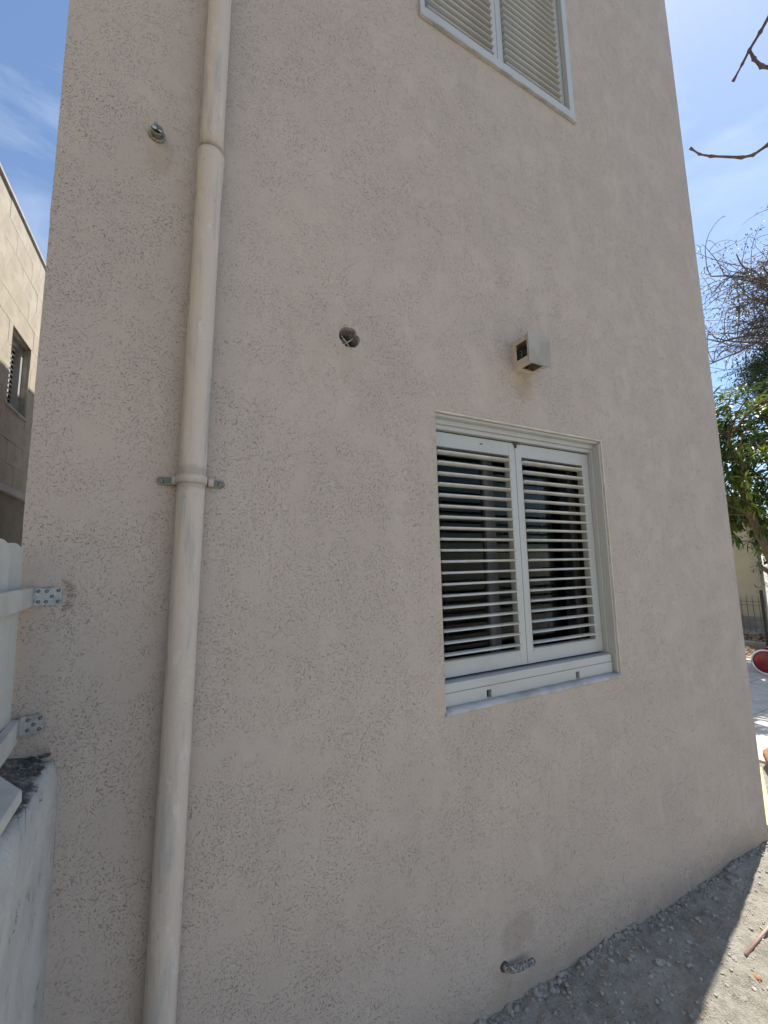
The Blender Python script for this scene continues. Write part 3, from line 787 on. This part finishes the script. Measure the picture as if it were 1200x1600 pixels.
for k in range(16):
    y = 1.322 - k * .1275
    o = link('picket', pk, fence, Vector((-.330 + .045 * (1.4 - y), y, -.385 + .004 * math.sin(k * 2.3))) - Vector(fence.location), (R(2.0 + random.uniform(-.5, .5)), 0, R(-2.5)))
def rail(z0, z1, y0=1.388, y1=-.75, x0=-.293, slope=.045, drop=0.0, jag=0):
    bm = bmesh.new(); n = 30; rr = []
    for k in range(n + 1):
        y = y0 + (y1 - y0) * k / n; x = x0 + slope * (y0 - y); dz = drop * (y0 - y) + .0012 * fbm((0, y, z0), 12)
        rr.append([bm.verts.new(p) for p in ((x, y, z0 + dz), (x, y, z1 + dz), (x - .018, y, z1 + dz), (x - .018, y, z0 + dz))])
    for a, b in zip(rr, rr[1:]):
        for q in range(4): bm.faces.new((a[q], a[(q + 1) % 4], b[(q + 1) % 4], b[q]))
    bm.faces.new(rr[0]); bm.faces.new(rr[-1][::-1]); bmesh.ops.recalc_face_normals(bm, faces=bm.faces[:])
    return bm
fpart('rail', rail(-.0885, -.041), M['wood_white'])
fpart('rail', rail(-.415, -.362, x0=-.300, drop=-.02), M['wood_white'])
def bracket(x0, x1, z0, z1, bend):
    bm = bmesh.new(); t = .0022
    box(bm, x0, x1, Y0 - .006 - t, Y0 - .006, z0, z1)
    bmesh.ops.bevel(bm, geom=[e for e in bm.edges if abs(e.verts[0].co.x - x1) < 1e-5 and abs(e.verts[1].co.x - x1) < 1e-5 and abs(e.verts[0].co.y - e.verts[1].co.y) > 1e-5], offset=.007, segments=4, affect='EDGES')
    box(bm, x0 - t, x0 + .0006, Y0 - .006 - bend, Y0 - .006 + .0004, z0 + .0004, z1 - .0004)
    return bm
for (x0, x1, z0, z1, hs) in ((-.290, -.235, -.0875, -.0425, [(.10, .82), (.42, .80), (.86, .82), (.62, .5), (.12, .22), (.42, .2), (.86, .2)]),
                             (-.298, -.252, -.402, -.358, [(.3, .78), (.82, .8), (.55, .5), (.3, .22), (.82, .2)])):
    b_ = fpart('bracket', bracket(x0, x1, z0, z1, .03), M['galv'])
    me = None
    for (u, v) in hs:
        if me is None:
            bm = bmesh.new(); tube(bm, [(0, -.0001, 0), (0, -.0022, 0)], [.0036, .0022], 10); tube(bm, [(0, -.0022, 0), (0, -.0024, 0)], [.0012, .0012], 6); me = mesh('screw', bm, M['screw'], True)
        link('screw', me, b_, (x0 + u * (x1 - x0), Y0 - .0082, z0 + v * (z1 - z0)))
        # dark countersunk ring
    bm = bmesh.new()
    for (u, v) in hs: tube(bm, [(x0 + u * (x1 - x0), Y0 - .0080, z0 + v * (z1 - z0)), (x0 + u * (x1 - x0), Y0 - .0085, z0 + v * (z1 - z0))], .0043, 12)
    obj('screw_recess', bm, M['grime'], b_)
# mortar smear round the upper bracket
bm = bmesh.new()
for k in range(50):
    a = random.uniform(-1.2, 1.2); rock(bm, (-.240 + .028 * math.cos(a) * random.uniform(.6, 1.2), Y0 - .0005, -.065 + .045 * math.sin(a)), random.uniform(.003, .008), k, 1, .25)
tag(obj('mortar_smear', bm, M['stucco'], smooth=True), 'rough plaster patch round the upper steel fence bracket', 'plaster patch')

# ------------------------------------------------------------------ neighbouring building (left)
nb = tag(empty('neighbour_building', (-2.507, 0, -1.75), (0, 0, -math.atan(.038))), 'stone clad neighbouring building across the alley, half in shadow', 'building')
ZB = 1.75      # local z = world z + ZB
def npart(name, bm, mat, smooth=False, parent=None): return obj(name, bm, mat, parent or nb, smooth)
NW = (7.99, 8.84, 2.545 + ZB, 3.77 + ZB); NT_ = 5.56 + ZB
# structural wall behind the slabs, with the window opening
bw = boxes((-.35, -.03, -6, NW[0], 0, NT_), (-.35, -.03, NW[1], 15, 0, NT_), (-.35, -.03, NW[0], NW[1], 0, NW[2]), (-.35, -.03, NW[0], NW[1], NW[3], NT_), (-3, -.35, -6, 15, 0, NT_ - .4))
npart('wall', bw, M['mortar'])
npart('plinth_render', boxes((-.029, -.004, -5.99, 14.99, .001, 1.19 + ZB)), M['render_brown'])
bm = bmesh.new(); n = 90; rr = []
for k in range(n + 1):
    y = -5.9 + 20.8 * k / n; w = .03 * fbm((0, y, 0), .9, 2)
    rr.append([bm.verts.new(p) for p in ((-.02, y, 1.19 + ZB + w), (.05, y, 1.20 + ZB + w), (.055, y, 1.30 + ZB), (-.02, y, 1.31 + ZB))])
for a, b in zip(rr, rr[1:]):
    for q in range(4): bm.faces.new((a[q], a[(q + 1) % 4], b[(q + 1) % 4], b[q]))
npart('ledge', bm, M['coping'], False)
npart('coping', boxes((-.36, .03, -6, 15, NT_ + .001, NT_ + .045)), M['coping'])
# limestone slabs
slabs = 0
shared = {}
row_h, sl_w = .355, .71
z = 1.312 + ZB; rowi = 0
far = bmesh.new()
while z < NT_ - .02:
    z1 = min(z + row_h, NT_)
    y = -6 + (rowi % 2) * sl_w / 2 - sl_w / 2
    while y < 15:
        ya, yb = max(y, -6), min(y + sl_w, 15)
        segs = [(ya, yb, z, z1)]
        if ya < NW[1] and yb > NW[0] and z < NW[3] and z1 > NW[2]:
            segs = []
            if ya < NW[0]: segs.append((ya, NW[0], z, z1))
            if yb > NW[1]: segs.append((NW[1], yb, z, z1))
            if z < NW[2]: segs.append((max(ya, NW[0]), min(yb, NW[1]), z, NW[2]))
            if z1 > NW[3]: segs.append((max(ya, NW[0]), min(yb, NW[1]), NW[3], z1))
        for (a, b, c, d) in segs:
            if b - a < .03 or d - c < .03: continue
            if 5.6 < (a + b) / 2 < 10.6:
                key = (round(b - a, 3), round(d - c, 3))
                if key not in shared:
                    shared[key] = mesh('stone_slab', boxes((-.028, 0, .0022, b - a - .0022, .0022, d - c - .0022)), M['clad'])
                link('stone_slab', shared[key], nb, (random.uniform(-.003, .004), a, c)); slabs += 1
            else: box(far, -.028, random.uniform(-.003, .004), a + .003, b - .003, c + .003, d - .003)
        y += sl_w
    z += row_h; rowi += 1
fo = npart('stone_cladding', far, M['clad']); fo['kind'] = 'stuff'
wf = boxes((-.20, -.12, NW[0] + .004, NW[0] + .055, NW[2], NW[3]), (-.20, -.10, NW[1] - .10, NW[1] - .004, NW[2], NW[3]), (-.20, -.12, NW[0] + .055, NW[1] - .10, NW[3] - .07, NW[3] - .002),
           (-.20, -.12, NW[0] + .055, NW[1] - .10, NW[2] + .002, NW[2] + .07), (-.20, -.15, NW[1] - .38, NW[1] - .33, NW[2] + .07, NW[3] - .07))
nw = npart('window', wf, M['alu'])
obj('reveal', boxes((-.20, -.029, NW[1] - .0035, NW[1] + .001, NW[2], NW[3]), (-.20, -.029, NW[0], NW[1] - .004, NW[3] - .0015, NW[3] + .001)), M['reveal'], nw)
me = mesh('slat', boxes((-.030, .030, 0, .41, -.003, .003)), M['alu'])
for k in range(13): link('slat', me, nw, (-.12, NW[0] + .058, NW[2] + .12 + k * (1.0 / 12)), (0, R(28), 0))
obj('glass_pane', boxes((-.19, -.185, NW[0] + .05, NW[1] - .09, NW[2] + .06, NW[3] - .06)), M['glass'], nw)
obj('sill', boxes((-.20, .03, NW[0] - .02, NW[1] + .02, NW[2] - .035, NW[2] - .001), bevel=.004), M['coping'], nw)
obj('dark_backing', boxes((-.34, -.30, NW[0] + .002, NW[1] - .002, NW[2], NW[3])), M['dark'], nw)
# spiky iron fence far down the alley
af = tag(empty('alley_fence', (-1.3, 7.2, -1.74)), 'dark spiked iron fence down the alley behind the pickets', 'fence')
obj('rail', boxes((-1.1, .9, -.012, .012, 1.55, 1.58), (-1.1, .9, -.012, .012, .3, .33)), M['blackmetal'], af)
for k in range(26):
    bm = bmesh.new(); tube(bm, [(-1.08 + k * .078, .03, .02), (-1.08 + k * .078, .03, 1.80), (-1.08 + k * .078, .03, 1.90)], [.013, .013, .002], 6)
    me_ = mesh('bar', bm, M['blackmetal']) if k == 0 else me_
    if k: bm.free()
    link('bar', me_, af, (k * .078 if k else 0, 0, 0))

# ------------------------------------------------------------------ right: yard beyond the corner
pt = tag(empty('patio', (5.5, 2.2, -1.74)), 'pale paving slabs of the patio beyond the house corner', kind='structure')
key = None; me = mesh('paving_slab', boxes((.004, .596, .004, .596, -.05, .028), bevel=.004), M['paver'])
for i in range(9):
    for j in range(8):
        link('paving_slab', me, pt, (-.95 + i * .6, -1.6 + j * .6, random.uniform(-.003, .003)))
tag(obj('kerb', boxes((9.95, 10.1, -1, 8, -1.74, -1.60), bevel=.01), M['conc']), 'grey concrete kerb between the leaf litter and the cream wall', kind='structure')
# leaf litter bed
bm = bmesh.new()
for k in range(5200):
    x = random.uniform(8.9, 11.9); y = random.uniform(1.8, 6.2); a = random.uniform(0, 6.28); s = random.uniform(.03, .07)
    c = Vector((x, y, -1.725 + random.random() * .05)); u = Vector((math.cos(a), math.sin(a), random.uniform(-.5, .5))) * s; v = Vector((-math.sin(a), math.cos(a), random.uniform(-.5, .5))) * s * .5
    bm.faces.new([bm.verts.new(c - u), bm.verts.new(c + v), bm.verts.new(c + u), bm.verts.new(c - v)])
tag(obj('leaf_litter', bm, M['leaflitter']), 'sunlit dry leaves covering the bed before the cream wall', 'dry leaves', kind='stuff')
cw = tag(empty('yard_wall', (13.2, 5, -1.75)), 'cream painted wall at the back of the yard under the loquat tree', 'wall')
obj('wall_panel', boxes((-.1, .1, -.05, 5.6, 0, 3.3)), M['creamwall'], cw)
obj('footing', boxes((-.22, -.102, -.08, 5.6, 0, .28), bevel=.01), M['conc'], cw)
# thin wire fence in front
wf_ = tag(empty('wire_fence', (12.3, 4.9, -1.74)), 'thin wire garden fence with pointed tops before the cream wall', 'fence')
for zz in (.28, .62, .70):
    bm = bmesh.new(); tube(bm, [(0, -.3, zz), (0, 1.2, zz)], .006, 5); obj('wire', bm, M['wire'], wf_)
bm = bmesh.new(); tube(bm, [(0, 0, 0), (0, 0, .74), (0, 0, .86)], [.008, .008, .002], 5); me = mesh('upright', bm, M['wire'])
for k in range(13): link('upright', me, wf_, (0, -.28 + k * .115, 0))
bm = bmesh.new(); tube(bm, [(0, 0, -.1), (0, 0, 1.10)], .028, 8); tube(bm, [(0, 0, 1.10), (0, 0, 1.115)], [.032, .02], 8)
tag(obj('post', bm, M['blackmetal'], loc=(9.75, 3.70, -1.72)), 'slim black metal post beside the red drum', 'post')
# red drum on its side with a bright rim
rd = tag(empty('drum', (8.02, 3.075, -1.725), (0, 0, R(196))), 'red metal drum with bright tin rim lying on its side', 'drum')
def lathe_x(prof, n=40, z=.20):
    bm = bmesh.new(); rings = [[bm.verts.new((x, r * math.cos(2 * math.pi * q / n), z + r * math.sin(2 * math.pi * q / n))) for q in range(n)] for x, r in prof]
    for a, b in zip(rings, rings[1:]):
        for q in range(n): bm.faces.new((a[q], b[q], b[(q + 1) % n], a[(q + 1) % n]))
    bm.faces.new(rings[0]); bm.faces.new(rings[-1][::-1]); bmesh.ops.recalc_face_normals(bm, faces=bm.faces[:]); return bm
obj('body', lathe_x([(-.30, .17), (-.29, .186), (-.1, .19), (-.095, .196), (-.07, .196), (-.065, .19), (.09, .19), (.10, .185)]), M['redpaint'], rd, True)
obj('rim', lathe_x([(.09, .191), (.094, .198), (.11, .201), (.128, .198), (.134, .186), (.130, .172), (.12, .168)]), M['chrome'], rd, True)
obj('lid', lathe_x([(.10, .172), (.122, .168), (.130, .10), (.134, .02)]), M['redpaint'], rd, True)
rd.scale = (.92, .92, .92)
# wood and plank beyond the corner
bm = boxes((0, .95, 0, .22, 0, .025), bevel=.003)
tag(obj('plank', bm, M['plank'], loc=(3.46, 1.40, -1.705), rot=(0, 0, R(24))), 'pale yellow plank lying in the sun at the house corner', 'plank')
bm = bmesh.new(); tube(bm, [(0, 0, 0), (.15, .05, .01), (.42, .09, .0)], [.05, .062, .05], 10)
for v in bm.verts: v.co += Vector((0, rot_noise(v.co, 14), rot_noise(v.co, 14, 4))) * .015
tag(obj('log', bm, M['brownwood'], loc=(4.38, 1.72, -1.66), rot=(0, 0, R(5))), 'short orange brown log at the edge of the paving', 'log')

# ------------------------------------------------------------------ trees
def limb(bm, p0, d, L, r0, r1, bend=.25, seg=6, n=6, droop=0.0):
    p = Vector(p0); d = Vector(d).normalized(); pts = [p.copy()]
    for k in range(seg):
        d = (d + Vector((random.gauss(0, bend), random.gauss(0, bend), random.gauss(0, bend) - droop)) * .5).normalized()
        p = p + d * L / seg; pts.append(p.copy())
    tube(bm, pts, [r0 + (r1 - r0) * k / seg for k in range(seg + 1)], n, cap=False); return pts, d
def leaf_template(L, w, fold=.25, curl=.3, seg=5):
    vs = []; fs = []
    for k in range(seg + 1):
        t = k / seg; ww = w * math.sin(math.pi * (t * .92 + .04)) ** .8 * (.55 + .6 * t) * .5; z = -curl * L * t * t
        vs += [(t * L, -ww, z + ww * fold), (t * L, 0, z), (t * L, ww, z + ww * fold)]
    for k in range(seg):
        a = 3 * k; fs += [(a, a + 1, a + 4, a + 3), (a + 1, a + 2, a + 5, a + 4)]
    return vs, fs
def proj(p):
    z = p.dot(cf)
    return (600 + 652.7 * p.dot(cr) / z, 800 - 652.7 * p.dot(cu) / z, z) if z > 0 else (-1, -1, -1)

# broad leaved tree (nearest)
random.seed(21)
lt = tag(empty('loquat_tree', (8.75, 2.70, -1.74)), 'broad leaved loquat tree with bright sunlit leaf whorls at right', 'tree')
O = Vector(lt.location)
bm = bmesh.new()
tr_pts = [(8.75, 2.7, -1.80), (8.62, 2.80, -1.1), (8.42, 2.9, -.45), (8.25, 2.98, .05), (8.05, 3.06, .65), (7.95, 3.12, 1.2), (7.9, 3.15, 1.9)]
tube(bm, tr_pts, [.10, .085, .075, .062, .05, .04, .02], 10)
tube(bm, [(8.62, 2.80, -1.1), (8.9, 2.8, -.2), (9.1, 2.8, .8), (9.3, 2.8, 2.0)], [.07, .06, .05, .02], 8)
tube(bm, [(8.42, 2.9, -.45), (8.25, 2.93, -.30), (8.05, 2.96, -.20), (7.98, 2.98, -.16)], [.045, .038, .034, .030], 8)
tube(bm, [(8.25, 2.98, .05), (8.35, 2.8, .6), (8.5, 2.5, 1.2), (8.6, 2.3, 1.9)], [.05, .04, .03, .015], 8)
for k in range(26):
    a = random.choice(tr_pts[4:] + [(9.1, 2.8, .8), (9.3, 2.8, 2.0), (8.5, 2.5, 1.2)])
    limb(bm, a, (random.uniform(-1, 1), random.uniform(-1, 1), random.uniform(.1, .9)), random.uniform(.5, 1.3), .022, .008, .35, 5, 5)
tr_o = obj('trunk', bm, M['bark'], lt, True); tr_o.location = -O
lv, lf = leaf_template(1, .30, .3, .28)
leafs = []
for k in range(1250):
    for _ in range(50):
        u = Vector((random.uniform(-1, 1), random.uniform(-1, 1), random.uniform(-1, 1)))
        if u.length > 1: continue
        c = Vector((8.9, 3.1, 1.50)) + Vector((u.x * 1.75, u.y * 1.5, u.z * 1.45))
        if fbm(c, 1.3, 2) < -.30: continue
        if u.length < .4 and random.random() < .5: continue
        if c.z < .35 and c.x < 8.3 and random.random() < .5: continue
        break
    out = (u + Vector((0, 0, .5))).normalized(); uu, vv = frame_to(out); new = random.random() < .42 and u.length > .6
    for q in range(random.randint(7, 10)):
        a = q * 2.4 + random.random() * .4; el = random.uniform(.05, .85)
        d = (uu * math.cos(a) + vv * math.sin(a)) * math.cos(el) + out * math.sin(el); d.z -= .12; d.normalize()
        side = d.cross(Vector((0, 0, 1)));
        if side.length < .1: side = Vector((1, 0, 0))
        side.normalize(); up = side.cross(d)
        if up.z < 0: up = -up; side = -side
        Ls = random.uniform(.12, .21) * (.85 if new else 1)
        mtx = Matrix(((d.x, side.x, up.x, c.x), (d.y, side.y, up.y, c.y), (d.z, side.z, up.z, c.z), (0, 0, 0, 1))) @ Matrix.Diagonal((Ls, Ls, Ls, 1))
        kind = 'loquat_new' if new else ('loquat_dry' if random.random() < .02 else 'loquat')
        leafs.append((mtx, kind, c))
def vis(l):
    x, y, z = proj(l[2]); return (l[2].length if (1110 < x < 1205 and 560 < y < 900) else 999)
leafs.sort(key=vis)
lm = {}
for kd in ('loquat', 'loquat_new', 'loquat_dry'):
    me = bpy.data.meshes.new('leaf'); me.from_pydata(lv, [], lf); me.materials.append(M[kd]); me.polygons.foreach_set('use_smooth', [True] * len(me.polygons)); lm[kd] = me
for mtx, kd, c in leafs[:300]:
    o = link('leaf', lm[kd], lt); o.matrix_basis = Matrix.Translation(-O) @ mtx
def leaf_mass(name, items, mats, parent, O, v0, f0):
    V_, F_, I_ = [], [], []
    for mtx, mi in items:
        b = len(V_); V_ += [tuple(mtx @ Vector(v) - O) for v in v0]; F_ += [tuple(b + i for i in f) for f in f0]; I_ += [mi] * len(f0)
    me = bpy.data.meshes.new(name); me.from_pydata(V_, [], F_)
    for m in mats: me.materials.append(m)
    me.polygons.foreach_set('material_index', I_); me.update()
    o = link(name, me, parent); o['kind'] = 'stuff'; return o
order = ['loquat', 'loquat_new', 'loquat_dry']
leaf_mass('foliage', [(m_, order.index(k_)) for m_, k_, c_ in leafs[300:]], [M[k] for k in order], lt, O, lv, lf)

def rnd_leaf(c, s):
    d = Vector((random.gauss(0, 1), random.gauss(0, 1), random.gauss(0, .7))).normalized(); u, v = frame_to(d)
    return Matrix(((d.x, u.x, v.x, c.x), (d.y, u.y, v.y, c.y), (d.z, u.z, v.z, c.z), (0, 0, 0, 1))) @ Matrix.Diagonal((s, s, s, 1))
sv, sf = leaf_template(1, .42, .2, .15, 2)
# airy tree with arching twigs and bronze leaves
random.seed(5)
at = tag(empty('airy_tree', (17.5, 4.6, -1.74)), 'airy half bare tree with arching dark twigs and bronze leaf clusters', 'tree')
O = Vector(at.location); bm = bmesh.new(); items = []
hub = [Vector((17.7, 4.2, -1.8)), Vector((17.7, 4.3, 1.5)), Vector((17.7, 4.4, 4.6)), Vector((17.6, 4.5, 7.4))]
tube(bm, hub, [.22, .19, .15, .10], 9)
tips = []
for k in range(24):
    s0 = hub[3] + Vector((random.uniform(-.5, .3), random.uniform(-.6, .6), random.uniform(-2.0, .8)))
    d = Vector((random.uniform(-1, .25), random.uniform(-.5, .8), random.uniform(-.1, .9)))
    pts, dd = limb(bm, s0, d, random.uniform(1.8, 3.4), .05, .018, .28, 8, 5, .05); tips.append(pts)
def arch(p, d, L, r, droop):
    p = Vector(p); d = Vector(d).normalized(); pts = [p.copy()]; seg = 9; sw = Vector((random.gauss(0, .10), random.gauss(0, .10), -droop))
    for k in range(seg):
        d = (d + sw + Vector((random.gauss(0, .05), random.gauss(0, .05), random.gauss(0, .05)))).normalized(); p = p + d * L / seg; pts.append(p.copy())
    tube(bm, pts, [r * (1 - .6 * k / seg) for k in range(seg + 1)], 3, cap=False); return pts
for pts in tips:
    for k in range(11):
        s0 = random.choice(pts[2:]); a = random.uniform(0, 6.28)
        d = Vector((-.7 + random.uniform(-.6, .7), random.uniform(-.8, .8), random.uniform(-.3, 1.0)))
        ap = arch(s0, d, random.uniform(.9, 2.4), .016, random.uniform(-.04, .22))
        for q in range(2): arch(random.choice(ap[2:]), Vector((random.uniform(-1, .6), random.uniform(-1, 1), random.uniform(-.6, .9))), random.uniform(.4, 1.1), .010, random.uniform(-.1, .25))
        if random.random() < .45:
            for _ in range(random.randint(12, 30)):
                c = random.choice(ap[3:] if random.random() < .5 else ap[-2:]) + Vector((random.gauss(0, .09), random.gauss(0, .09), random.gauss(0, .09)))
                items.append((rnd_leaf(c, random.uniform(.06, .12)), 0 if random.random() < .7 else 1))
for k in range(230):   # thicker bronze mass at the heart of the crown
    c0 = Vector((16.3, 4.95, 7.2)) + Vector((random.gauss(0, .7), random.gauss(0, .5), random.gauss(0, .8)))
    for _ in range(26): items.append((rnd_leaf(c0 + Vector((random.gauss(0, .14), random.gauss(0, .14), random.gauss(0, .12))), random.uniform(.06, .12)), 0 if random.random() < .6 else 1))
bo = obj('branches', bm, M['twig'], at); bo.location = -O
leaf_mass('foliage', items, [M['brownleaf'], M['darkleaf']], at, O, sv, sf)

def bushy(name, lab, base, centre, rad, clumps, per, mats, size, trunk_r=.12, cat='tree'):
    t = tag(empty(name, base), lab, cat); O = Vector(base); bm = bmesh.new(); c = Vector(centre); items = []
    b = Vector(base); tube(bm, [b - Vector((0, 0, .06)), b.lerp(c, .4) + Vector((.05, .05, 0)), b.lerp(c, .8)], [trunk_r, trunk_r * .8, trunk_r * .5], 8)
    for k in range(clumps):
        u = Vector((random.gauss(0, 1), random.gauss(0, 1), random.gauss(0, 1))).normalized() * random.uniform(.35, 1) ** .6
        p = c + Vector((u.x * rad[0], u.y * rad[1], u.z * rad[2])) * (1 + .25 * fbm(u, 1.5, 2))
        if k % 4 == 0: limb(bm, b.lerp(c, .7), p - b.lerp(c, .7), (p - b.lerp(c, .7)).length, trunk_r * .25, .006, .12, 5, 4)
        for _ in range(per):
            items.append((rnd_leaf(p + Vector((random.gauss(0, .13), random.gauss(0, .13), random.gauss(0, .10))), random.uniform(*size)), 0 if random.random() < .8 else 1))
    o = obj('trunk', bm, M['bark'], t, True); o.location = -O
    leaf_mass('foliage', items, mats, t, O, sv, sf); return t
bushy('evergreen_tree', 'dark evergreen tree rising behind the loquat', (15.6, 4.35, -1.74), (15.3, 4.75, 4.9), (1.4, .8, 1.0), 420, 30, [M['darkleaf'], M['loquat']], (.06, .11))
bushy('shrub', 'dark shrub in the shade right of the cream wall', (12.9, 4.0, -1.74), (12.9, 3.75, .1), (.8, 1.0, 1.7), 700, 26, [M['darkleaf'], M['loquat']], (.07, .12), .05, 'shrub')

# bare tree out of frame to the right whose twig ends reach into view
random.seed(11)
bt = tag(empty('bare_tree', (6.4, -.1, -1.74)), 'bare tree whose knobbly twigs reach into the sky at upper right', 'tree')
O = Vector(bt.location); bm = bmesh.new()
tube(bm, [(6.4, -.1, -1.8), (6.3, -.05, 0), (6.1, .1, 1.6), (5.7, .35, 2.9)], [.13, .11, .085, .055], 10)
tube(bm, [(6.1, .1, 1.6), (6.6, .0, 2.9), (6.9, .1, 4.4)], [.07, .05, .02], 8)
tube(bm, [(5.7, .35, 2.9), (5.2, .6, 3.5), (4.85, .80, 3.9)], [.055, .04, .022], 8)
def at_px(x, y, dist):
    d = cf * 652.7 + cr * (x - 600) - cu * (y - 800); return d.normalized() * dist
def knobby(ps, r0, r1, d):
    pts = [at_px(x, y, dd) for x, y, dd in ps]; fine = []; 
    for a, b in zip(pts, pts[1:]):
        for k in range(5): fine.append(a.lerp(b, k / 5))
    fine.append(pts[-1]); n = len(fine); rr = []
    for k in range(n):
        r = r0 + (r1 - r0) * k / (n - 1); rr.append(r * (1.55 if k % 5 == 0 and k > 0 else random.uniform(.9, 1.1)))
    rr[-1] = r1 * 2.0; rr[-2] = r1 * 1.7
    tube(bm, fine, rr, 7)
lo = (4.85, .80, 3.9)
def px_of(p): q = proj(Vector(p)); return (q[0], q[1], Vector(p).length)
s = px_of(lo)
knobby([px_of((5.2, .6, 3.5)), (1260, 190, 5.4), (1200, 226, 5.3), (1177, 242, 5.3), (1160, 246, 5.3), (1110, 244, 5.25), (1093, 241, 5.2), (1078, 231, 5.2)], .015, .0062, 0)
knobby([s, (1240, -60, 5.4), (1206, 18, 5.3), (1188, 50, 5.3), (1171, 78, 5.3), (1160, 100, 5.3), (1145, 128, 5.3)], .014, .0062, 0)
knobby([(1171, 78, 5.3), (1178, 92, 5.3), (1190, 104, 5.3), (1206, 106, 5.3), (1250, 120, 5.4)], .009, .015, 0)
bo = obj('branches', bm, M['twig'], bt, True); bo.location = -O
